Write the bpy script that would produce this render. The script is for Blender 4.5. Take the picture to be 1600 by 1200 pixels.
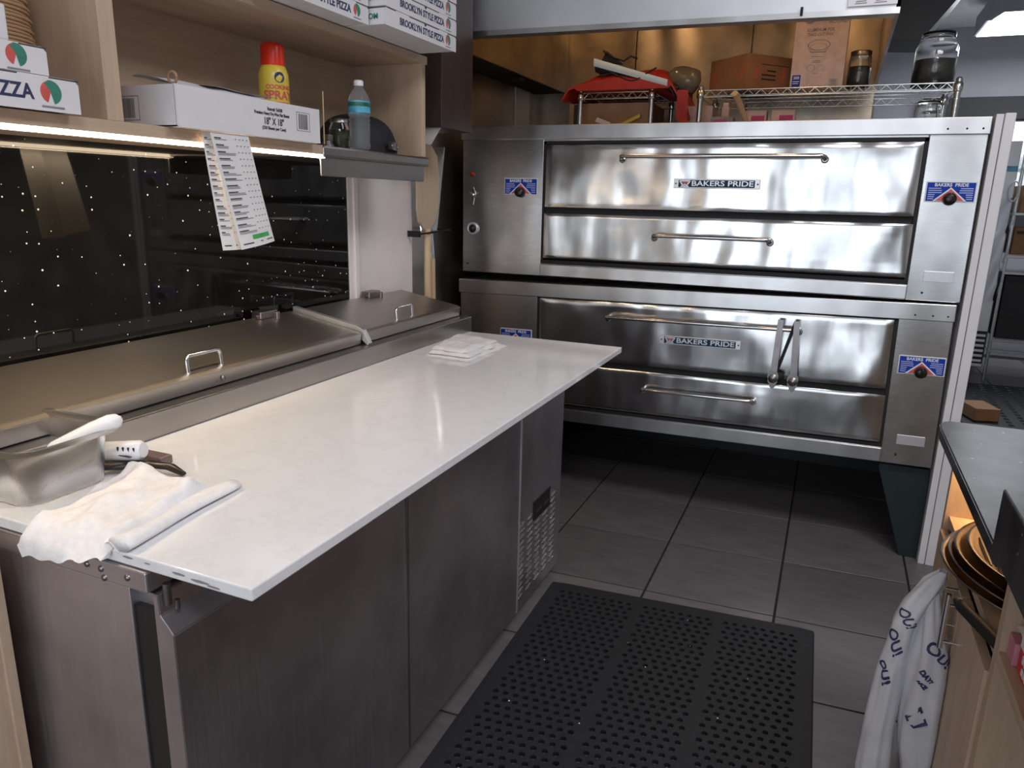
import bpy, bmesh, math, random
from mathutils import Vector, Matrix, noise
random.seed(7)
for o in list(bpy.data.objects): bpy.data.objects.remove(o)
SC = bpy.context.scene
COL = SC.collection

# ---------------------------------------------------------------- camera
cam_d = bpy.data.cameras.new('camera'); cam = bpy.data.objects.new('camera', cam_d); COL.objects.link(cam)
cam_d.sensor_width = 36.0; cam_d.lens = 1146.035 / 1600 * 36.0
cam_d.clip_start = 0.02; cam_d.clip_end = 60
def cam_axes(p, y, r):
    cy, sy, cp, sp, cr, sr = math.cos(y), math.sin(y), math.cos(p), math.sin(p), math.cos(r), math.sin(r)
    f = Vector((sy*cp, cy*cp, sp)); right = Vector((cy, -sy, 0)); up = right.cross(f)
    return cr*right + sr*up, -sr*right + cr*up, f
_p, _y, _r = -0.249286696, -0.402359406, 0.0253847999
rx_, up_, fw_ = cam_axes(_p, _y, _r)
M = Matrix((rx_, up_, -fw_)).transposed().to_4x4(); M.translation = Vector((0, 0, 1.41))
cam.matrix_world = M
SC.camera = cam

# ---------------------------------------------------------------- view, world, main lights
SC.view_settings.view_transform = 'Standard'; SC.view_settings.look = 'None'
SC.view_settings.gamma = 1.0; SC.view_settings.use_curve_mapping = False
SC.view_settings.exposure = 0.08
W = bpy.data.worlds.new('world'); SC.world = W; W.use_nodes = True
bg = W.node_tree.nodes['Background']; bg.inputs[0].default_value = (0.75, 0.85, 1.0, 1); bg.inputs[1].default_value = 0.35
def area(name, loc, rot, sx, sy, power, color):
    l = bpy.data.lights.new(name, 'AREA'); l.shape = 'RECTANGLE'; l.size = sx; l.size_y = sy
    l.energy = power; l.color = color
    o = bpy.data.objects.new(name, l); o.location = loc; o.rotation_euler = rot; COL.objects.link(o); return o
PI = math.pi
# daylight through the shop front behind the camera (two panes)
area('daylight_window', (-0.98, -3.15, 1.25), (PI/2, 0, 0), 1.75, 2.3, 34, (0.82, 0.90, 1.0))
area('daylight_window', (0.75, -3.15, 1.25), (PI/2, 0, 0), 1.3, 2.3, 20, (0.82, 0.90, 1.0))
# ceiling fluorescent panels
area('ceiling_panel_light', (0.6, -0.6, 2.98), (0, 0, 0), 1.2, 0.6, 42, (0.98, 0.96, 1.0))
area('ceiling_panel_light', (0.9, 1.5, 2.98), (0, 0, 0), 1.2, 0.6, 34, (0.98, 0.96, 1.0))

# ---------------------------------------------------------------- materials
def new_mat(name):
    m = bpy.data.materials.new(name); m.use_nodes = True
    nt = m.node_tree; b = nt.nodes['Principled BSDF']; return m, nt, b
def N(nt, t, **kw):
    n = nt.nodes.new(t)
    for k, v in kw.items(): setattr(n, k, v)
    return n
def coords(nt, scale=(1, 1, 1), kind='Object'):
    tc = N(nt, 'ShaderNodeTexCoord'); mp = N(nt, 'ShaderNodeMapping'); mp.inputs['Scale'].default_value = scale
    nt.links.new(tc.outputs[kind], mp.inputs[0]); return mp.outputs[0]
def ramp(nt, fac, stops):
    r = N(nt, 'ShaderNodeValToRGB'); e = r.color_ramp.elements
    while len(e) < len(stops): e.new(0.5)
    for i, (p, c) in enumerate(stops):
        e[i].position = p; e[i].color = (c[0], c[1], c[2], 1)
    nt.links.new(fac, r.inputs[0]); return r.outputs[0]
def ntex(nt, vec, scale, detail=3, rough=0.55):
    n = N(nt, 'ShaderNodeTexNoise'); n.inputs['Scale'].default_value = scale; n.inputs['Detail'].default_value = detail
    n.inputs['Roughness'].default_value = rough; nt.links.new(vec, n.inputs['Vector']); return n.outputs['Fac']
def bump(nt, b, h, strength, dist=0.01, prev=None):
    n = N(nt, 'ShaderNodeBump'); n.inputs['Strength'].default_value = strength; n.inputs['Distance'].default_value = dist
    nt.links.new(h, n.inputs['Height'])
    if prev is not None: nt.links.new(prev, n.inputs['Normal'])
    nt.links.new(n.outputs[0], b.inputs['Normal']); return n.outputs[0]
def simple(name, col, rough=0.5, metal=0.0, var=0.12, scale=30, bmp=0.0, **kw):
    m, nt, b = new_mat(name)
    v = coords(nt); f = ntex(nt, v, scale)
    lo = tuple(c*(1-var) for c in col); hi = tuple(min(1, c*(1+var)) for c in col)
    nt.links.new(ramp(nt, f, [(0.3, lo), (0.7, hi)]), b.inputs['Base Color'])
    b.inputs['Roughness'].default_value = rough; b.inputs['Metallic'].default_value = metal
    if bmp: bump(nt, b, f, bmp, 0.004)
    for k, val in kw.items(): b.inputs[k].default_value = val
    return m
def steel(name, col=(0.58, 0.57, 0.56), rough=0.26, wave=0.25, wscale=3.0, wdist=0.02, brush=(2, 200, 200), stain=0.12):
    m, nt, b = new_mat(name)
    b.inputs['Metallic'].default_value = 1.0
    br = ntex(nt, coords(nt, brush), 6, 4)
    lowf = ntex(nt, coords(nt, (1, 1, 1)), 4.0, 3)
    lo = tuple(c*(1-stain*1.6) for c in col); hi = tuple(min(1, c*(1+stain)) for c in col)
    nt.links.new(ramp(nt, lowf, [(0.3, lo), (0.65, hi)]), b.inputs['Base Color'])
    mr = N(nt, 'ShaderNodeMapRange'); mr.inputs[3].default_value = rough*0.8; mr.inputs[4].default_value = rough*1.2
    nt.links.new(br, mr.inputs[0]); nt.links.new(mr.outputs[0], b.inputs['Roughness'])
    w = ntex(nt, coords(nt, (1, 1, 0.45)), wscale, 1.6, 0.4)
    p = bump(nt, b, w, wave, wdist)
    bump(nt, b, br, 0.012, 0.001, p)
    return m
def wood(name, c1, c2, scale=(1, 1, 12), rough=0.45):
    m, nt, b = new_mat(name)
    v = coords(nt, scale); f = ntex(nt, v, 5, 6, 0.6); f2 = ntex(nt, coords(nt, (scale[0]*7, scale[1]*7, scale[2]*7)), 9, 3)
    mx = N(nt, 'ShaderNodeMath', operation='MULTIPLY_ADD'); mx.inputs[1].default_value = 0.35
    nt.links.new(f2, mx.inputs[0]); nt.links.new(f, mx.inputs[2])
    nt.links.new(ramp(nt, mx.outputs[0], [(0.45, c1), (0.85, c2)]), b.inputs['Base Color'])
    b.inputs['Roughness'].default_value = rough; bump(nt, b, f2, 0.05, 0.002); return m
def flecked(name, base, fleck, rough, scale, thresh, dens):
    m, nt, b = new_mat(name)
    v = coords(nt)
    vo = N(nt, 'ShaderNodeTexVoronoi'); vo.voronoi_dimensions = '2D'; vo.inputs['Scale'].default_value = scale
    cb = N(nt, 'ShaderNodeCombineXYZ')
    for k, d in enumerate(((0.73, 1, 0), (0.61, 0, 1))):
        dp = N(nt, 'ShaderNodeVectorMath', operation='DOT_PRODUCT'); dp.inputs[1].default_value = d
        nt.links.new(v, dp.inputs[0]); nt.links.new(dp.outputs['Value'], cb.inputs[k])
    nt.links.new(cb.outputs[0], vo.inputs['Vector'])
    sp = N(nt, 'ShaderNodeSeparateColor'); nt.links.new(vo.outputs['Color'], sp.inputs[0])
    tm_ = N(nt, 'ShaderNodeMath', operation='MULTIPLY'); tm_.inputs[1].default_value = thresh*1.4; nt.links.new(sp.outputs[1], tm_.inputs[0])
    lt = N(nt, 'ShaderNodeMath', operation='LESS_THAN'); nt.links.new(tm_.outputs[0], lt.inputs[1]); nt.links.new(vo.outputs['Distance'], lt.inputs[0])
    gt = N(nt, 'ShaderNodeMath', operation='GREATER_THAN'); gt.inputs[1].default_value = 1-dens; nt.links.new(sp.outputs[0], gt.inputs[0])
    mu = N(nt, 'ShaderNodeMath', operation='MULTIPLY'); nt.links.new(lt.outputs[0], mu.inputs[0]); nt.links.new(gt.outputs[0], mu.inputs[1])
    f = ntex(nt, v, 14, 5)
    rc = ramp(nt, f, [(0.35, tuple(c*0.7 for c in base)), (0.7, tuple(c*1.4 for c in base))])
    mix = N(nt, 'ShaderNodeMix', data_type='RGBA'); nt.links.new(mu.outputs[0], mix.inputs[0]); nt.links.new(rc, mix.inputs[6])
    mix.inputs[7].default_value = (*fleck, 1); nt.links.new(mix.outputs[2], b.inputs['Base Color'])
    b.inputs['Roughness'].default_value = rough
    return m
def emis(name, col, s):
    m, nt, b = new_mat(name); b.inputs['Base Color'].default_value = (*col, 1)
    b.inputs['Emission Color'].default_value = (*col, 1); b.inputs['Emission Strength'].default_value = s; return m
def glassy(name, col, rough=0.02, ior=1.45, alpha=1.0, trans=1.0):
    m, nt, b = new_mat(name); f = ntex(nt, coords(nt), 20)
    nt.links.new(ramp(nt, f, [(0.3, tuple(c*0.96 for c in col)), (0.7, col)]), b.inputs['Base Color'])
    b.inputs['Roughness'].default_value = rough
    b.inputs['Transmission Weight'].default_value = trans; b.inputs['IOR'].default_value = ior; b.inputs['Alpha'].default_value = alpha
    return m

MT = {}
MT['oven'] = steel('oven_steel', (0.60, 0.59, 0.585), 0.28, 0.7, 2.6, 0.04, (2, 2, 160))
MT['door'] = steel('oven_door_steel', (0.62, 0.615, 0.61), 0.19, 0.9, 4.2, 0.04, (2, 2, 120), 0.16)
MT['trim'] = steel('oven_trim_steel', (0.60, 0.59, 0.585), 0.32, 0.4, 4, 0.03, (2, 2, 200))
MT['table'] = steel('prep_table_steel', (0.40, 0.38, 0.37), 0.30, 0.15, 2.0, 0.02, (200, 2, 2), 0.06)
MT['tdoor'] = steel('prep_door_steel', (0.52, 0.49, 0.52), 0.45, 0.25, 1.6, 0.03, (60, 60, 1), 0.15)
MT['lid'] = steel('prep_lid_steel', (0.50, 0.47, 0.44), 0.36, 0.1, 2.0, 0.02, (200, 2, 2), 0.05)
MT['hood'] = steel('hood_steel', (0.72, 0.73, 0.75), 0.50, 0.2, 1.5, 0.03, (2, 2, 160), 0.06)
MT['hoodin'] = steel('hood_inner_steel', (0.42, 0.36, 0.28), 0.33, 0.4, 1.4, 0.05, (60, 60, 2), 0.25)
MT['wallsteel'] = steel('wall_steel', (0.46, 0.42, 0.39), 0.40, 0.5, 1.6, 0.05, (60, 60, 2), 0.2)
MT['chrome'] = simple('chrome', (0.75, 0.75, 0.76), 0.14, 1.0, 0.04)
MT['dullmetal'] = simple('dull_metal', (0.30, 0.275, 0.275), 0.35, 1.0, 0.1)
MT['zinc'] = simple('zinc_wire', (0.62, 0.66, 0.66), 0.25, 1.0, 0.08)
MT['black'] = simple('black_paint', (0.008, 0.009, 0.010), 0.45)
MT['blackmetal'] = simple('blackened_metal', (0.008, 0.007, 0.008), 0.7)
MT['leg'] = simple('leg_dark_green_paint', (0.010, 0.020, 0.022), 0.55)
MT['rubber'] = simple('black_rubber', (0.010, 0.011, 0.013), 0.6, 0, 0.25, 60, 0.1)
MT['maple'] = wood('maple_laminate', (0.44, 0.32, 0.225), (0.60, 0.455, 0.33), (3, 3, 0.35))
MT['maple_h'] = wood('maple_laminate_horizontal', (0.44, 0.32, 0.225), (0.60, 0.455, 0.33), (3, 0.35, 3))
MT['darkwood'] = wood('dark_brown_laminate', (0.035, 0.022, 0.018), (0.055, 0.035, 0.028), (3, 3, 0.4))
MT['handlewood'] = wood('ash_handle', (0.62, 0.45, 0.27), (0.75, 0.58, 0.37), (6, 6, 0.6))
MT['peelwood'] = wood('peel_blade_wood', (0.48, 0.38, 0.27), (0.60, 0.50, 0.38), (5, 5, 0.5))
MT['granite'] = flecked('black_galaxy_granite', (0.006, 0.0055, 0.005), (1.0, 0.96, 0.90), 0.035, 30, 0.055, 0.45)
MT['countergranite'] = flecked('dark_granite_counter', (0.050, 0.048, 0.053), (0.5, 0.52, 0.55), 0.30, 34, 0.05, 0.25)
MT['countergranite'].node_tree.nodes['Principled BSDF'].inputs['Specular IOR Level'].default_value = 0.08
MT['white'] = simple('white_board', (0.72, 0.71, 0.72), 0.55, 0, 0.03, 8)
MT['whitewall'] = simple('warm_white_panel', (0.84, 0.80, 0.81), 0.55, 0, 0.05, 5)
MT['card'] = simple('white_cardboard', (0.74, 0.73, 0.75), 0.6, 0, 0.04, 12, 0.05)
MT['kraft'] = simple('kraft_cardboard', (0.40, 0.24, 0.13), 0.75, 0, 0.12, 12, 0.05)
MT['darkkraft'] = simple('brown_cardboard', (0.30, 0.15, 0.07), 0.75, 0, 0.12, 12, 0.05)
MT['paper'] = simple('paper', (0.78, 0.77, 0.77), 0.6, 0, 0.02, 10)
MT['ink'] = simple('black_ink', (0.03, 0.03, 0.035), 0.6)
MT['navy'] = simple('navy_ink', (0.03, 0.035, 0.11), 0.5)
MT['greyink'] = simple('grey_ink', (0.25, 0.24, 0.26), 0.6)
MT['green'] = simple('green_ink', (0.04, 0.22, 0.15), 0.5)
MT['lime'] = simple('bright_green_ink', (0.06, 0.40, 0.10), 0.5)
MT['red'] = simple('red_ink', (0.62, 0.10, 0.09), 0.5)
MT['decalblue'] = simple('decal_blue', (0.01, 0.05, 0.36), 0.55, 0, 0.08)
MT['decalblue'].node_tree.nodes['Principled BSDF'].inputs['Specular IOR Level'].default_value = 0.15
MT['decalpale'] = simple('decal_pale_print', (0.42, 0.46, 0.72), 0.4)
MT['plaque'] = simple('plaque_teal', (0.015, 0.045, 0.075), 0.6)
MT['plaque'].node_tree.nodes['Principled BSDF'].inputs['Specular IOR Level'].default_value = 0.15
MT['silver'] = simple('silver_print', (0.70, 0.70, 0.72), 0.35, 0.6, 0.05)
MT['bagred'] = simple('red_nylon', (0.42, 0.025, 0.015), 0.55, 0, 0.15, 20, 0.1)
MT['bagblack'] = simple('black_nylon', (0.010, 0.008, 0.010), 0.5, 0, 0.2, 20, 0.1)
MT['pocketglare'] = simple('clear_pocket_glare', (0.62, 0.80, 0.95), 0.10, 0.0, 0.05, 8)  # pale blue base colour stands in for glare on the clear pocket
MT['filmroll'] = simple('rolled_plastic_film', (0.16, 0.14, 0.10), 0.15, 0.0, 0.3, 12)
MT['canyellow'] = simple('can_yellow', (0.72, 0.56, 0.07), 0.3, 0, 0.05)
MT['canred'] = simple('can_red_cap', (0.80, 0.035, 0.010), 0.28, 0, 0.04)
MT['capblack'] = simple('black_cap_cloth', (0.010, 0.010, 0.013), 0.7, 0, 0.2, 80, 0.1)
MT['cloth'] = simple('white_terry_cloth', (0.78, 0.77, 0.78), 0.85, 0, 0.05, 90, 0.25)
MT['whiteplastic'] = simple('white_plastic', (0.80, 0.80, 0.82), 0.3, 0, 0.02)
MT['brownplastic'] = simple('brown_block', (0.16, 0.11, 0.10), 0.35)
MT['blackhandle'] = simple('black_handle_plastic', (0.016, 0.010, 0.009), 0.25)
MT['led'] = emis('led_strip', (1.0, 0.80, 0.56), 14)
MT['fluor'] = emis('fluorescent_panel', (0.88, 0.97, 1.0), 6)
MT['hoodlamp'] = emis('hood_lamp', (1.0, 0.62, 0.28), 12)
MT['grey'] = simple('grey_painted_wall', (0.27, 0.26, 0.29), 0.8, 0, 0.05, 3)
MT['ceil'] = simple('ceiling_tiles', (0.5, 0.5, 0.5), 0.85, 0, 0.06, 6)
MT['offwhite'] = simple('off_white_wall', (0.45, 0.43, 0.41), 0.8, 0, 0.06, 3)
MT['grout'] = simple('dark_grout', (0.012, 0.011, 0.011), 0.9)
MT['glass'] = glassy('clear_glass', (0.95, 0.97, 0.97), 0.03)
MT['pet'] = glassy('clear_pet_plastic', (0.90, 0.93, 0.96), 0.12, 1.25, 0.5, 0.8)
MT['frost'] = glassy('frosted_polypropylene', (0.86, 0.84, 0.80), 0.35, 1.2)
MT['jarfill'] = simple('dark_jar_contents', (0.05, 0.045, 0.04), 0.5, 0, 0.3, 20)
MT['jarolive'] = simple('olive_jar_contents', (0.045, 0.05, 0.02), 0.5, 0, 0.5, 60)
MT['labelblue'] = simple('bottle_label_blue', (0.10, 0.42, 0.62), 0.35, 0, 0.35, 25)
MT['labelgreen'] = simple('bottle_label_green', (0.03, 0.16, 0.10), 0.35, 0, 0.5, 60)
MT['pink'] = simple('pink_card', (0.55, 0.22, 0.30), 0.5)
MT['magenta'] = simple('magenta_print', (0.45, 0.03, 0.18), 0.5)
MT['pinkwhite'] = simple('pale_pink_carton', (0.60, 0.47, 0.44), 0.6)
MT['boxred'] = simple('red_carton', (0.62, 0.03, 0.02), 0.4)
MT['dial'] = simple('dial_grey', (0.35, 0.35, 0.37), 0.3, 0.5)
MT['redlens'] = simple('red_lens', (0.35, 0.01, 0.01), 0.15)
MT['pan'] = simple('seasoned_pan_metal', (0.055, 0.04, 0.03), 0.3, 1.0, 0.3)
MT['panlight'] = simple('aluminium_pan_rim', (0.26, 0.23, 0.21), 0.3, 1.0, 0.15)
MT['film'] = glassy('plastic_wrap', (0.85, 0.87, 0.92), 0.2, 1.1)
def quartz():
    m, nt, b = new_mat('white_quartz')
    f = ntex(nt, coords(nt), 6, 8, 0.7)
    nt.links.new(ramp(nt, f, [(0.47, (0.77, 0.78, 0.80)), (0.50, (0.73, 0.735, 0.75)), (0.53, (0.775, 0.785, 0.805))]), b.inputs['Base Color'])
    b.inputs['Roughness'].default_value = 0.10; return m
MT['quartz'] = quartz()
def tilemat():
    m, nt, b = new_mat('grey_brown_floor_tile')
    f = ntex(nt, coords(nt, (1, 4, 1)), 7, 6, 0.65)
    oi = N(nt, 'ShaderNodeObjectInfo'); mr = N(nt, 'ShaderNodeMapRange'); mr.inputs[3].default_value = 0.85; mr.inputs[4].default_value = 1.12
    nt.links.new(oi.outputs['Random'], mr.inputs[0])
    c = ramp(nt, f, [(0.3, (0.105, 0.096, 0.098)), (0.7, (0.155, 0.143, 0.146))])
    mx = N(nt, 'ShaderNodeMix', data_type='RGBA', blend_type='MULTIPLY'); mx.inputs[0].default_value = 1
    nt.links.new(c, mx.inputs[6]); nt.links.new(mr.outputs[0], mx.inputs[7]); nt.links.new(mx.outputs[2], b.inputs['Base Color'])
    b.inputs['Roughness'].default_value = 0.42; bump(nt, b, f, 0.05, 0.002); return m
MT['tile'] = tilemat()
def bagplastic():
    m, nt, b = new_mat('thin_white_plastic_bag')
    f = ntex(nt, coords(nt), 12, 4)
    nt.links.new(ramp(nt, f, [(0.3, (0.62, 0.62, 0.66)), (0.7, (0.78, 0.78, 0.82))]), b.inputs['Base Color'])
    b.inputs['Roughness'].default_value = 0.35; b.inputs['Transmission Weight'].default_value = 0.25; b.inputs['IOR'].default_value = 1.1
    bump(nt, b, f, 0.3, 0.01); return m
MT['bag'] = bagplastic()

# ---------------------------------------------------------------- mesh builder
class MB:
    def __init__(s): s.v = []; s.f = []; s.sm = []
    def add(s, vs, fs, smooth=False):
        n = len(s.v); s.v += [tuple(p) for p in vs]; s.f += [tuple(i+n for i in f) for f in fs]; s.sm += [smooth]*len(fs); return s
    def bm(s, bm_, smooth=False):
        bm_.verts.index_update(); s.add([v.co[:] for v in bm_.verts], [[v.index for v in f.verts] for f in bm_.faces], smooth); bm_.free(); return s
    def box(s, x0, x1, y0, y1, z0, z1, bev=0.0, rot=0, seg=2):
        b = bmesh.new(); bmesh.ops.create_cube(b, size=1)
        sx, sy, sz = abs(x1-x0), abs(y1-y0), abs(z1-z0)
        bmesh.ops.scale(b, vec=(sx, sy, sz), verts=b.verts)
        if bev: bmesh.ops.bevel(b, geom=list(b.edges), offset=min(bev, min(sx, sy, sz)*0.45), segments=seg, affect='EDGES', profile=0.5)
        if rot: bmesh.ops.rotate(b, cent=(0, 0, 0), matrix=Matrix.Rotation(rot, 3, 'Z'), verts=b.verts)
        bmesh.ops.translate(b, vec=((x0+x1)/2, (y0+y1)/2, (z0+z1)/2), verts=b.verts)
        return s.bm(b)
    def prism(s, poly, axis, a, b, bev=0.0):
        # poly: 2D points in the two remaining axes (in xyz order)
        def P(u, w, t): return {'x': (t, u, w), 'y': (u, t, w), 'z': (u, w, t)}[axis]
        bm_ = bmesh.new()
        A = [bm_.verts.new(P(u, w, a)) for u, w in poly]; B = [bm_.verts.new(P(u, w, b)) for u, w in poly]
        n = len(poly); bm_.faces.new(A); bm_.faces.new(B[::-1])
        for i in range(n): bm_.faces.new((A[i], B[i], B[(i+1) % n], A[(i+1) % n]))
        bmesh.ops.recalc_face_normals(bm_, faces=bm_.faces)
        if bev: bmesh.ops.bevel(bm_, geom=list(bm_.edges), offset=bev, segments=2, affect='EDGES')
        return s.bm(bm_)
    def tube(s, pts, r, n=8, caps=True):
        pts = [Vector(p) for p in pts]; rs = r if isinstance(r, (list, tuple)) else [r]*len(pts)
        rings = []; up = None
        for i, p in enumerate(pts):
            d = (pts[min(i+1, len(pts)-1)] - pts[max(i-1, 0)]).normalized()
            if up is None: up = Vector((0, 0, 1)) if abs(d.z) < 0.9 else Vector((1, 0, 0))
            a = d.cross(up).normalized(); up = a.cross(d).normalized()
            rings.append([p + rs[i]*(math.cos(2*PI*k/n)*a + math.sin(2*PI*k/n)*up) for k in range(n)])
        vs = [q for R in rings for q in R]; fs = []
        for i in range(len(pts)-1):
            for k in range(n): fs.append((i*n+k, i*n+(k+1) % n, (i+1)*n+(k+1) % n, (i+1)*n+k))
        s.add(vs, fs, True)
        if caps: s.add(rings[0], [tuple(range(n))[::-1]]); s.add(rings[-1], [tuple(range(n))])
        return s
    def lathe(s, c, prof, n=24, axis='z', smooth=True):
        vs = []; fs = []
        for r, h in prof:
            for k in range(n):
                a = 2*PI*k/n; u, w = r*math.cos(a), r*math.sin(a)
                vs.append({'z': (c[0]+u, c[1]+w, c[2]+h), 'y': (c[0]+u, c[1]+h, c[2]+w), 'x': (c[0]+h, c[1]+u, c[2]+w)}[axis])
        for i in range(len(prof)-1):
            for k in range(n): fs.append((i*n+k, i*n+(k+1) % n, (i+1)*n+(k+1) % n, (i+1)*n+k))
        return s.add(vs, fs, smooth)
    def disc(s, c, r, axis='z', n=24, a0=0, a1=2*PI, th=0.0):
        vs = [c]; 
        for k in range(n+1):
            a = a0+(a1-a0)*k/n; u, w = r*math.cos(a), r*math.sin(a)
            vs.append({'z': (c[0]+u, c[1]+w, c[2]), 'y': (c[0]+u, c[1], c[2]+w), 'x': (c[0], c[1]+u, c[2]+w)}[axis])
        return s.add(vs, [(0, k+1, k+2) for k in range(n)])
    def grid(s, fn, nu, nv, smooth=True):
        vs = [fn(i/nu, j/nv) for j in range(nv+1) for i in range(nu+1)]
        fs = [(j*(nu+1)+i, j*(nu+1)+i+1, (j+1)*(nu+1)+i+1, (j+1)*(nu+1)+i) for j in range(nv) for i in range(nu)]
        return s.add(vs, fs, smooth)
    def mesh(s, name, off=(0, 0, 0), fix=True):
        me = bpy.data.meshes.new(name)
        me.from_pydata([(a-off[0], b-off[1], c-off[2]) for a, b, c in s.v], [], s.f)
        me.polygons.foreach_set('use_smooth', s.sm); me.update()
        if fix:
            b = bmesh.new(); b.from_mesh(me); bmesh.ops.recalc_face_normals(b, faces=b.faces); b.to_mesh(me); b.free()
        return me
def setp(o, label=None, cat=None, group=None, kind=None):
    if label: o['label'] = label
    if cat: o['category'] = cat
    if group: o['group'] = group
    if kind: o['kind'] = kind
    return o
def thing(name, label, cat, loc=(0, 0, 0), group=None, rot=0, kind=None):
    o = bpy.data.objects.new(name, None); o.empty_display_size = 0.05; COL.objects.link(o)
    o.location = loc; o.rotation_euler = (0, 0, rot)
    o['_base'] = list(loc)
    return setp(o, label, cat, group, kind)
def base_of(o):
    b = Vector((0, 0, 0))
    while o is not None: b += o.location; o = o.parent
    return b
def part(parent, name, mb, mat, label=None, kind=None, fix=True):
    """mb is in world coordinates (the parent is unrotated while building)."""
    off = base_of(parent) if parent is not None else (0, 0, 0)
    me = mb.mesh(name, off, fix) if isinstance(mb, MB) else mb
    me.materials.append(MT[mat] if isinstance(mat, str) else mat)
    o = bpy.data.objects.new(name, me); COL.objects.link(o)
    if parent is not None: o.parent = parent
    return setp(o, label, None, None, kind)
def single(name, mb, mat, label, cat, loc=None, group=None, fix=True):
    loc = loc or mb.v[0]
    me = mb.mesh(name, loc, fix); me.materials.append(MT[mat]); o = bpy.data.objects.new(name, me); o.location = loc; COL.objects.link(o)
    return setp(o, label, cat, group)
def struct(name, mb, mat, parent=None):
    me = mb.mesh(name); me.materials.append(MT[mat]); o = bpy.data.objects.new(name, me); COL.objects.link(o)
    if parent: o.parent = parent
    o['kind'] = 'structure'; return o
def copy_tree(o, loc=None, label=None, parent=None):
    c = o.copy(); COL.objects.link(c)
    if parent is not None: c.parent = parent
    if loc: c.location = loc
    if label: c['label'] = label
    for ch in list(o.children): copy_tree(ch, None, None, c)
    return c
_font = {}
def text_polys(s, size, extrude=0.0004, align='CENTER', bold=0.0, shear=0.0, space=1.0):
    cu = bpy.data.curves.new('t', 'FONT'); cu.body = s; cu.size = size; cu.extrude = extrude; cu.align_x = align; cu.align_y = 'CENTER'
    cu.offset = bold; cu.shear = shear; cu.resolution_u = 3; cu.space_character = space
    ob = bpy.data.objects.new('t', cu); COL.objects.link(ob)
    bpy.context.view_layer.update()
    dg = bpy.context.evaluated_depsgraph_get(); me = bpy.data.meshes.new_from_object(ob.evaluated_get(dg))
    vs = [v.co.copy() for v in me.vertices]; fs = [tuple(p.vertices) for p in me.polygons]
    bpy.data.objects.remove(ob); bpy.data.curves.remove(cu); bpy.data.meshes.remove(me)
    return vs, fs
def add_text(mb, s, org, xd, yd, size, bold=0.0, align='CENTER', extrude=0.0004, sx=1.0, shear=0.0, fn=None, space=1.0):
    vs, fs = text_polys(s, size, extrude, align, bold, shear, space)
    xd, yd = Vector(xd).normalized(), Vector(yd).normalized(); nd = xd.cross(yd)
    if fn: out = [fn(v.x*sx, v.y, v.z) for v in vs]
    else: out = [Vector(org) + xd*v.x*sx + yd*v.y + nd*v.z for v in vs]
    return mb.add(out, fs)
def cbend(p0, p1, out, r=0.02, k=4):
    """bar handle path from p0 to p1 standing off by vector out"""
    p0, p1, out = Vector(p0), Vector(p1), Vector(out); d = (p1-p0).normalized(); L = out.length; o = out.normalized()
    pts = [p0]
    for i in range(k+1):
        a = PI/2*i/k; pts.append(p0 + o*(L-r) + o*r*math.sin(a) + d*r*(1-math.cos(a)))
    for i in range(k+1):
        a = PI/2*i/k; pts.append(p1 + o*(L-r) + o*r*math.cos(a) - d*r*(1-math.sin(a)))
    pts.append(p1); return pts

# ---------------------------------------------------------------- the setting
fl = MB(); fl.box(-2.2, 3.2, -3.4, 8.6, -0.06, -0.004); floor = struct('floor', fl, 'grout')
U = Vector((0.4575, 0.0252, 0)); V = Vector((0, 0.442, 0)); T0 = Vector((-0.493, 2.474, 0)); g = 0.004
tm = MB()
gu, gv = U.normalized()*g, V.normalized()*g
c0, c1, c2, c3 = gu+gv, U-gu+gv, U+V-gu-gv, V+gu-gv
ins = 0.0015
ctr = (c0+c1+c2+c3)/4
top = [c + (ctr-c).normalized()*ins for c in (c0, c1, c2, c3)]
tm.add([(*c[:2], -0.0045) for c in (c0, c1, c2, c3)] + [(*c[:2], -0.001) for c in (c0, c1, c2, c3)] + [(*c[:2], 0) for c in top],
       [(0, 1, 5, 4), (1, 2, 6, 5), (2, 3, 7, 6), (3, 0, 4, 7), (4, 5, 9, 8), (5, 6, 10, 9), (6, 7, 11, 10), (7, 4, 8, 11), (8, 9, 10, 11)])
tme = tm.mesh('tile'); tme.materials.append(MT['tile'])
for i in range(-3, 7):
    for j in range(-6, 13):
        o = bpy.data.objects.new('tile', tme); o.location = T0 + U*i + V*j
        if o.location.y > 8.1 or o.location.x > 2.7: continue
        o.parent = floor; COL.objects.link(o)
# left wall: structure behind, granite splash, white panel, steel
w = MB(); w.box(-2.2, -1.66, -3.4, 2.72, 0, 3.05); w.box(-2.2, -1.74, 2.72, 4.3, 0, 3.05); wl = struct('wall_left', w, 'offwhite')
g_ = MB(); g_.box(-1.66, -1.63, 0.0, 2.263, 0.93, 1.53, 0.002)
part(wl, 'granite_splashback', g_, 'granite', 'polished black granite splashback with glittering flecks')
w = MB(); w.box(-1.66, -1.632, 2.275, 2.72, 0.0, 2.2); w.box(-1.632, -1.628, 2.268, 2.283, 0.9, 1.5, 0.001); w.box(-1.632, -1.622, 2.30, 2.325, 0.9, 1.5, 0.002)
w.box(-1.76, -1.66, 2.715, 2.72, 0, 2.2)
part(wl, 'white_panel', w, 'whitewall', 'warm white wall panel with a narrow vertical moulding')
w = MB(); w.box(-1.74, -1.722, 2.72, 4.3, 0.0, 2.6)
part(wl, 'steel_cladding', w, 'wallsteel', 'stainless steel wall cladding')
w = MB(); w.box(-1.722, -1.715, 3.98, 4.19, 1.0, 2.1, 0.002)
part(wl, 'corner_strip', w, 'hood', 'bright steel corner strip')
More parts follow.
